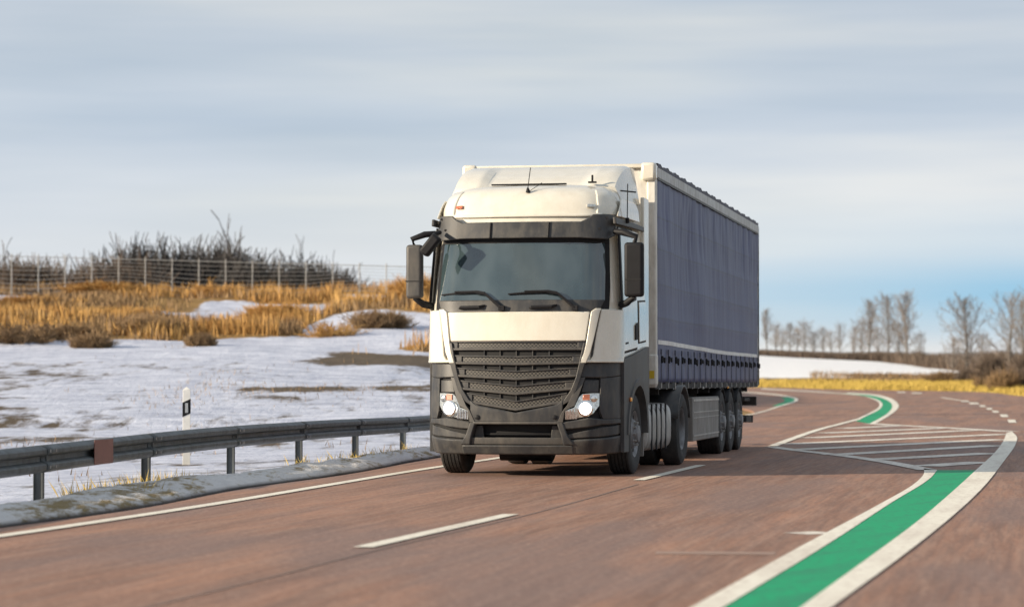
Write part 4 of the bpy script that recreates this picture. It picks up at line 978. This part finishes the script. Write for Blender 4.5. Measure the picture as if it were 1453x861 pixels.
LB = [ # px, depth, top y, width px, material
 (12,150,371,80,0,'reddish brown bush at the far left edge of the skyline'),(60,152,373,100,0,'low brown bush second from the left edge'),(112,150,377,90,0,'low brown bush left of the wide dark thicket'),
 (158,148,368,90,0,'brown bush touching the left side of the dark thicket'),(215,160,348,110,1,'tall dark bush forming the left crown of the thicket'),(258,165,346,120,1,'tallest dark bush at the middle of the thicket'),
 (300,162,348,110,1,'dark rounded bush right of the tallest one'),(338,160,364,100,1,'dark bush sloping down the right side of the thicket'),(385,170,376,100,1,'low dark bush beyond the ochre reeds'),
 (425,172,370,90,1,'dark bush with a small peak right of the thicket'),(462,170,384,90,1,'last low dark bush toward the truck'),
 (228,120,398,60,2,'bright ochre bush in front of the dark thicket'),(310,118,404,70,2,'ochre bush below the right end of the thicket'),(592,112,392,60,2,'ochre bush beside the cab mirror'),(555,125,402,60,2,'small ochre bush on the bank left of the truck'),
 (150,118,410,80,2,'ochre bush on the bank under the brown ones'),(40,112,420,90,2,'wide ochre bush at the left end of the bank'),(90,125,402,80,0,'brown bush behind the ochre reeds, left part'),(430,120,412,80,2,'ochre bush in the middle of the bank crest'),(500,128,410,80,3,'dull brown bush on the crest near the fence'),
 (25,93,452,110,3,'wide dull brown bush low on the bank at the left edge'),(88,96,468,80,3,'dark brown bush low on the bank, second from the left'),(215,97,448,70,3,'dull bush on the slope below the tallest dark bush'),(345,98,462,60,2,'ochre bush standing alone low on the slope'),
 (130,91,484,44,3,'small dull brown bush at the toe of the bank'),(285,92,486,34,3,'small dull bush at the toe of the bank in the middle'),(470,97,452,60,2,'ochre bush low on the slope left of the truck'),(540,100,440,60,3,'dull bush low on the slope next to the cab'),
 (395,106,430,70,2,'round ochre bush half way up the slope'),(185,106,432,70,2,'ochre bush half way up the slope, below the brown ones')]
for i, (px, Y, ty, wp, mi, lb) in enumerate(LB): bush(px, Y, ty, wp, mi, lb, 'bushes on the snowy bank', i)
RB = [(1408,205,503,34,0,'brown bush right of the large lone tree'),(1443,186,512,46,0,'dense brown bush by the verge at the right edge'),(1422,184,526,30,3,'low tangled bush by the verge'),(1340,215,527,34,3,'low grassy bush left of the large lone tree'),
      (1300,352,494,14,0,'brown bush near the foot of the tall trio'),(1466,190,500,50,0,'tall brown bush at the right edge'),(1378,212,522,34,0,'thin brown bush around the lone tree trunk'),(1395,192,530,26,3,'small dead bush between the lone tree and the forked one')]
for i, (px, Y, ty, wp, mi, lb) in enumerate(RB): bush(px, Y, ty, wp, mi, lb, 'bushes right of the road', i+1)

def blades(name, X, Y, h, wd_, m, lean=.35, zoff=-.05, kind='stuff'):
    n = len(X); Z = H(X, Y)+zoff; a = rng.uniform(0, 2*math.pi, n); la = rng.uniform(0, 2*math.pi, n); ln = rng.uniform(0, lean, n)*h
    ux, uy = np.cos(a)*wd_/2, np.sin(a)*wd_/2; tx, ty = X+np.cos(la)*ln, Y+np.sin(la)*ln
    V = np.stack([np.stack([X-ux, Y-uy, Z], 1), np.stack([X+ux, Y+uy, Z], 1), np.stack([X+ux*.6+(tx-X)*.5, Y+uy*.6+(ty-Y)*.5, Z+h*.6], 1), np.stack([tx, ty, Z+h], 1), np.stack([X-ux*.6+(tx-X)*.5, Y-uy*.6+(ty-Y)*.5, Z+h*.6], 1)], 1).reshape(-1, 3)
    me = bpy.data.meshes.new(name); F = np.arange(n*5).reshape(n, 5)
    me.vertices.add(n*5); me.vertices.foreach_set('co', V.astype('f').ravel()); me.loops.add(n*5); me.loops.foreach_set('vertex_index', F.ravel().astype('i')); me.polygons.add(n); me.polygons.foreach_set('loop_start', (np.arange(n)*5).astype('i')); me.update(calc_edges=True); me.validate()
    me.materials.append(m); o = link(bpy.data.objects.new(name, me)); tag(o, kind=kind); return o
# reeds on the left bank
n = 150000; Y = rng.uniform(84, 150, n); X = rng.uniform(-.27, .0, n)*Y
sn, oc, _ = masks(X, Y); dens = np.clip(oc*1.3, 0, 1)*(sn < .35)*(.2+.8*sstep(fbm(X, Y, 4, 41), .38, .6)); k = rng.random(n) < dens; X, Y = X[k], Y[k]
hh = rng.uniform(.3, .95, len(X))*(.15+1.3*fbm(X, Y, 6, 43)); kk = fbm(X, Y, 5, 47) > .46
tag(blades('reeds', X[kk], Y[kk], hh[kk], .05, M['reed']), 'dry ochre reeds covering the bank on the left', 'reeds')
tag(blades('dead_grass', X[~kk], Y[~kk], hh[~kk]*.7, .05, M['bgrass']), 'dull brown dead grass between the ochre reeds', 'dead grass')
# tufts through the snow, left
n = 16000; Y = rng.uniform(24, 90, n); X = rng.uniform(-.26, -.0, n)*Y
dens = sstep(fbm(X, Y*.5, 5, 61), .56, .74)*(XL(Y)-X > 1.4)*(.35+.65*sstep(Y,45,80)); k = rng.random(n) < dens
X, Y = X[k], Y[k]; tag(blades('grass_tufts', X, Y, rng.uniform(.05,.22,len(X)), .02, M['bgrass'], .8), 'brown grass tufts poking through the snow', 'grass')
y_ = rng.uniform(15, 62, 9000); d_ = rng.uniform(.25, 1.5, 9000); k = rng.random(9000) < sstep(fbm(y_, d_, 2.2, 91), .55, .7)*(.25+.75*sstep(y_, 22, 30)); y_, d_ = y_[k], d_[k]
tag(blades('verge_tufts', XL(y_)-.08-d_, y_, rng.uniform(.05, .2, len(y_))+.12, .014, M['ygrass'], .7), 'yellowed grass tufts growing out of the snow bank by the road', 'grass')
# yellow verge on the outside of the bend and brown grass behind
def verge(n, e0, e1, name, m, h0, h1, wd_, lab, umin=.0):
    t = rng.random(n)*(len(XRs)-1); i = t.astype(int); f = (t-i)[:,None]; P = XRs[i]*(1-f)+XRs[np.minimum(i+1,len(XRs)-1)]*f
    T_ = XRs[np.minimum(i+1,len(XRs)-1)]-XRs[i]; T_ /= np.linalg.norm(T_, axis=1)[:,None]+1e-9; Nn = np.stack([T_[:,1], -T_[:,0]], 1)
    Pp = P+Nn*rng.uniform(e0, e1, n)[:,None]; X, Y = Pp[:,0], Pp[:,1]; u = X/np.maximum(Y,1); k = (Y > 90) & (u > umin) & (u < .25) & (Y < 300)
    X, Y = X[k], Y[k]; tag(blades(name, X, Y, rng.uniform(h0, h1, len(X))*(.6+.8*fbm(X,Y,5,71)), wd_, m, .6), lab, 'grass')
verge(90000, .2, 13, 'verge_grass', M['ygrass'], .15, .5, .05, 'yellow grass verge along the outside of the bend', .06)
verge(40000, 11, 34, 'rough_grass', M['bgrass'], .2, .6, .06, 'rough brown grass behind the yellow verge', .112)
# hedgerow along the top of the field
n = 60000; px = rng.uniform(1060, 1500, n); u = (px-726.5)/FPX
Yc = np.interp(px, [1060,1250,1350,1453,1500], [372,362,300,232,215])+rng.uniform(0, 14, n); X = u*Yc; hh = rng.uniform(.5, 2.3, n)*np.interp(px, [1060,1200,1350,1500], [.38,.5,1.0,1.25])*(.7+.5*fbm(X,Yc,8,81))
tag(blades('hedgerow', X, Yc, hh, .09, M['scrub'], .3), 'brown hedgerow along the top of the snow field', 'hedge')

# tall wire fence on the bank
fe = empty('wire_fence'); tag(fe, 'tall thin wire fence with slim posts running along the bank crest', 'fence')
fp = []
for px in range(-60, 640, 38):
    Y = 122-.012*px; x = at_px(px, Y); fp.append((x, Y, Hs(x, Y)))
tops = []
for i, (x, y, z) in enumerate(fp):
    px = -60+38*i; zt = CAM_H+(541-np.interp(px, [-60,0,300,600], [361,363,371,379]))*y/FPX; tops.append(zt)
    mb = MB(); mb.tube([(x, y, z-.3), (x, y, zt+.12)], .026, 6); mb.build('fence_post', M['fence'], fe)
mb = MB()
for k in range(9):
    mb.tube([(p[0], p[1], p[2]+.2+(t-p[2]-.2)*(k/8)) for p, t in zip(fp, tops)], .008 if k < 8 else .018, 4)
mb.build('fence_wire', M['fence'], fe)
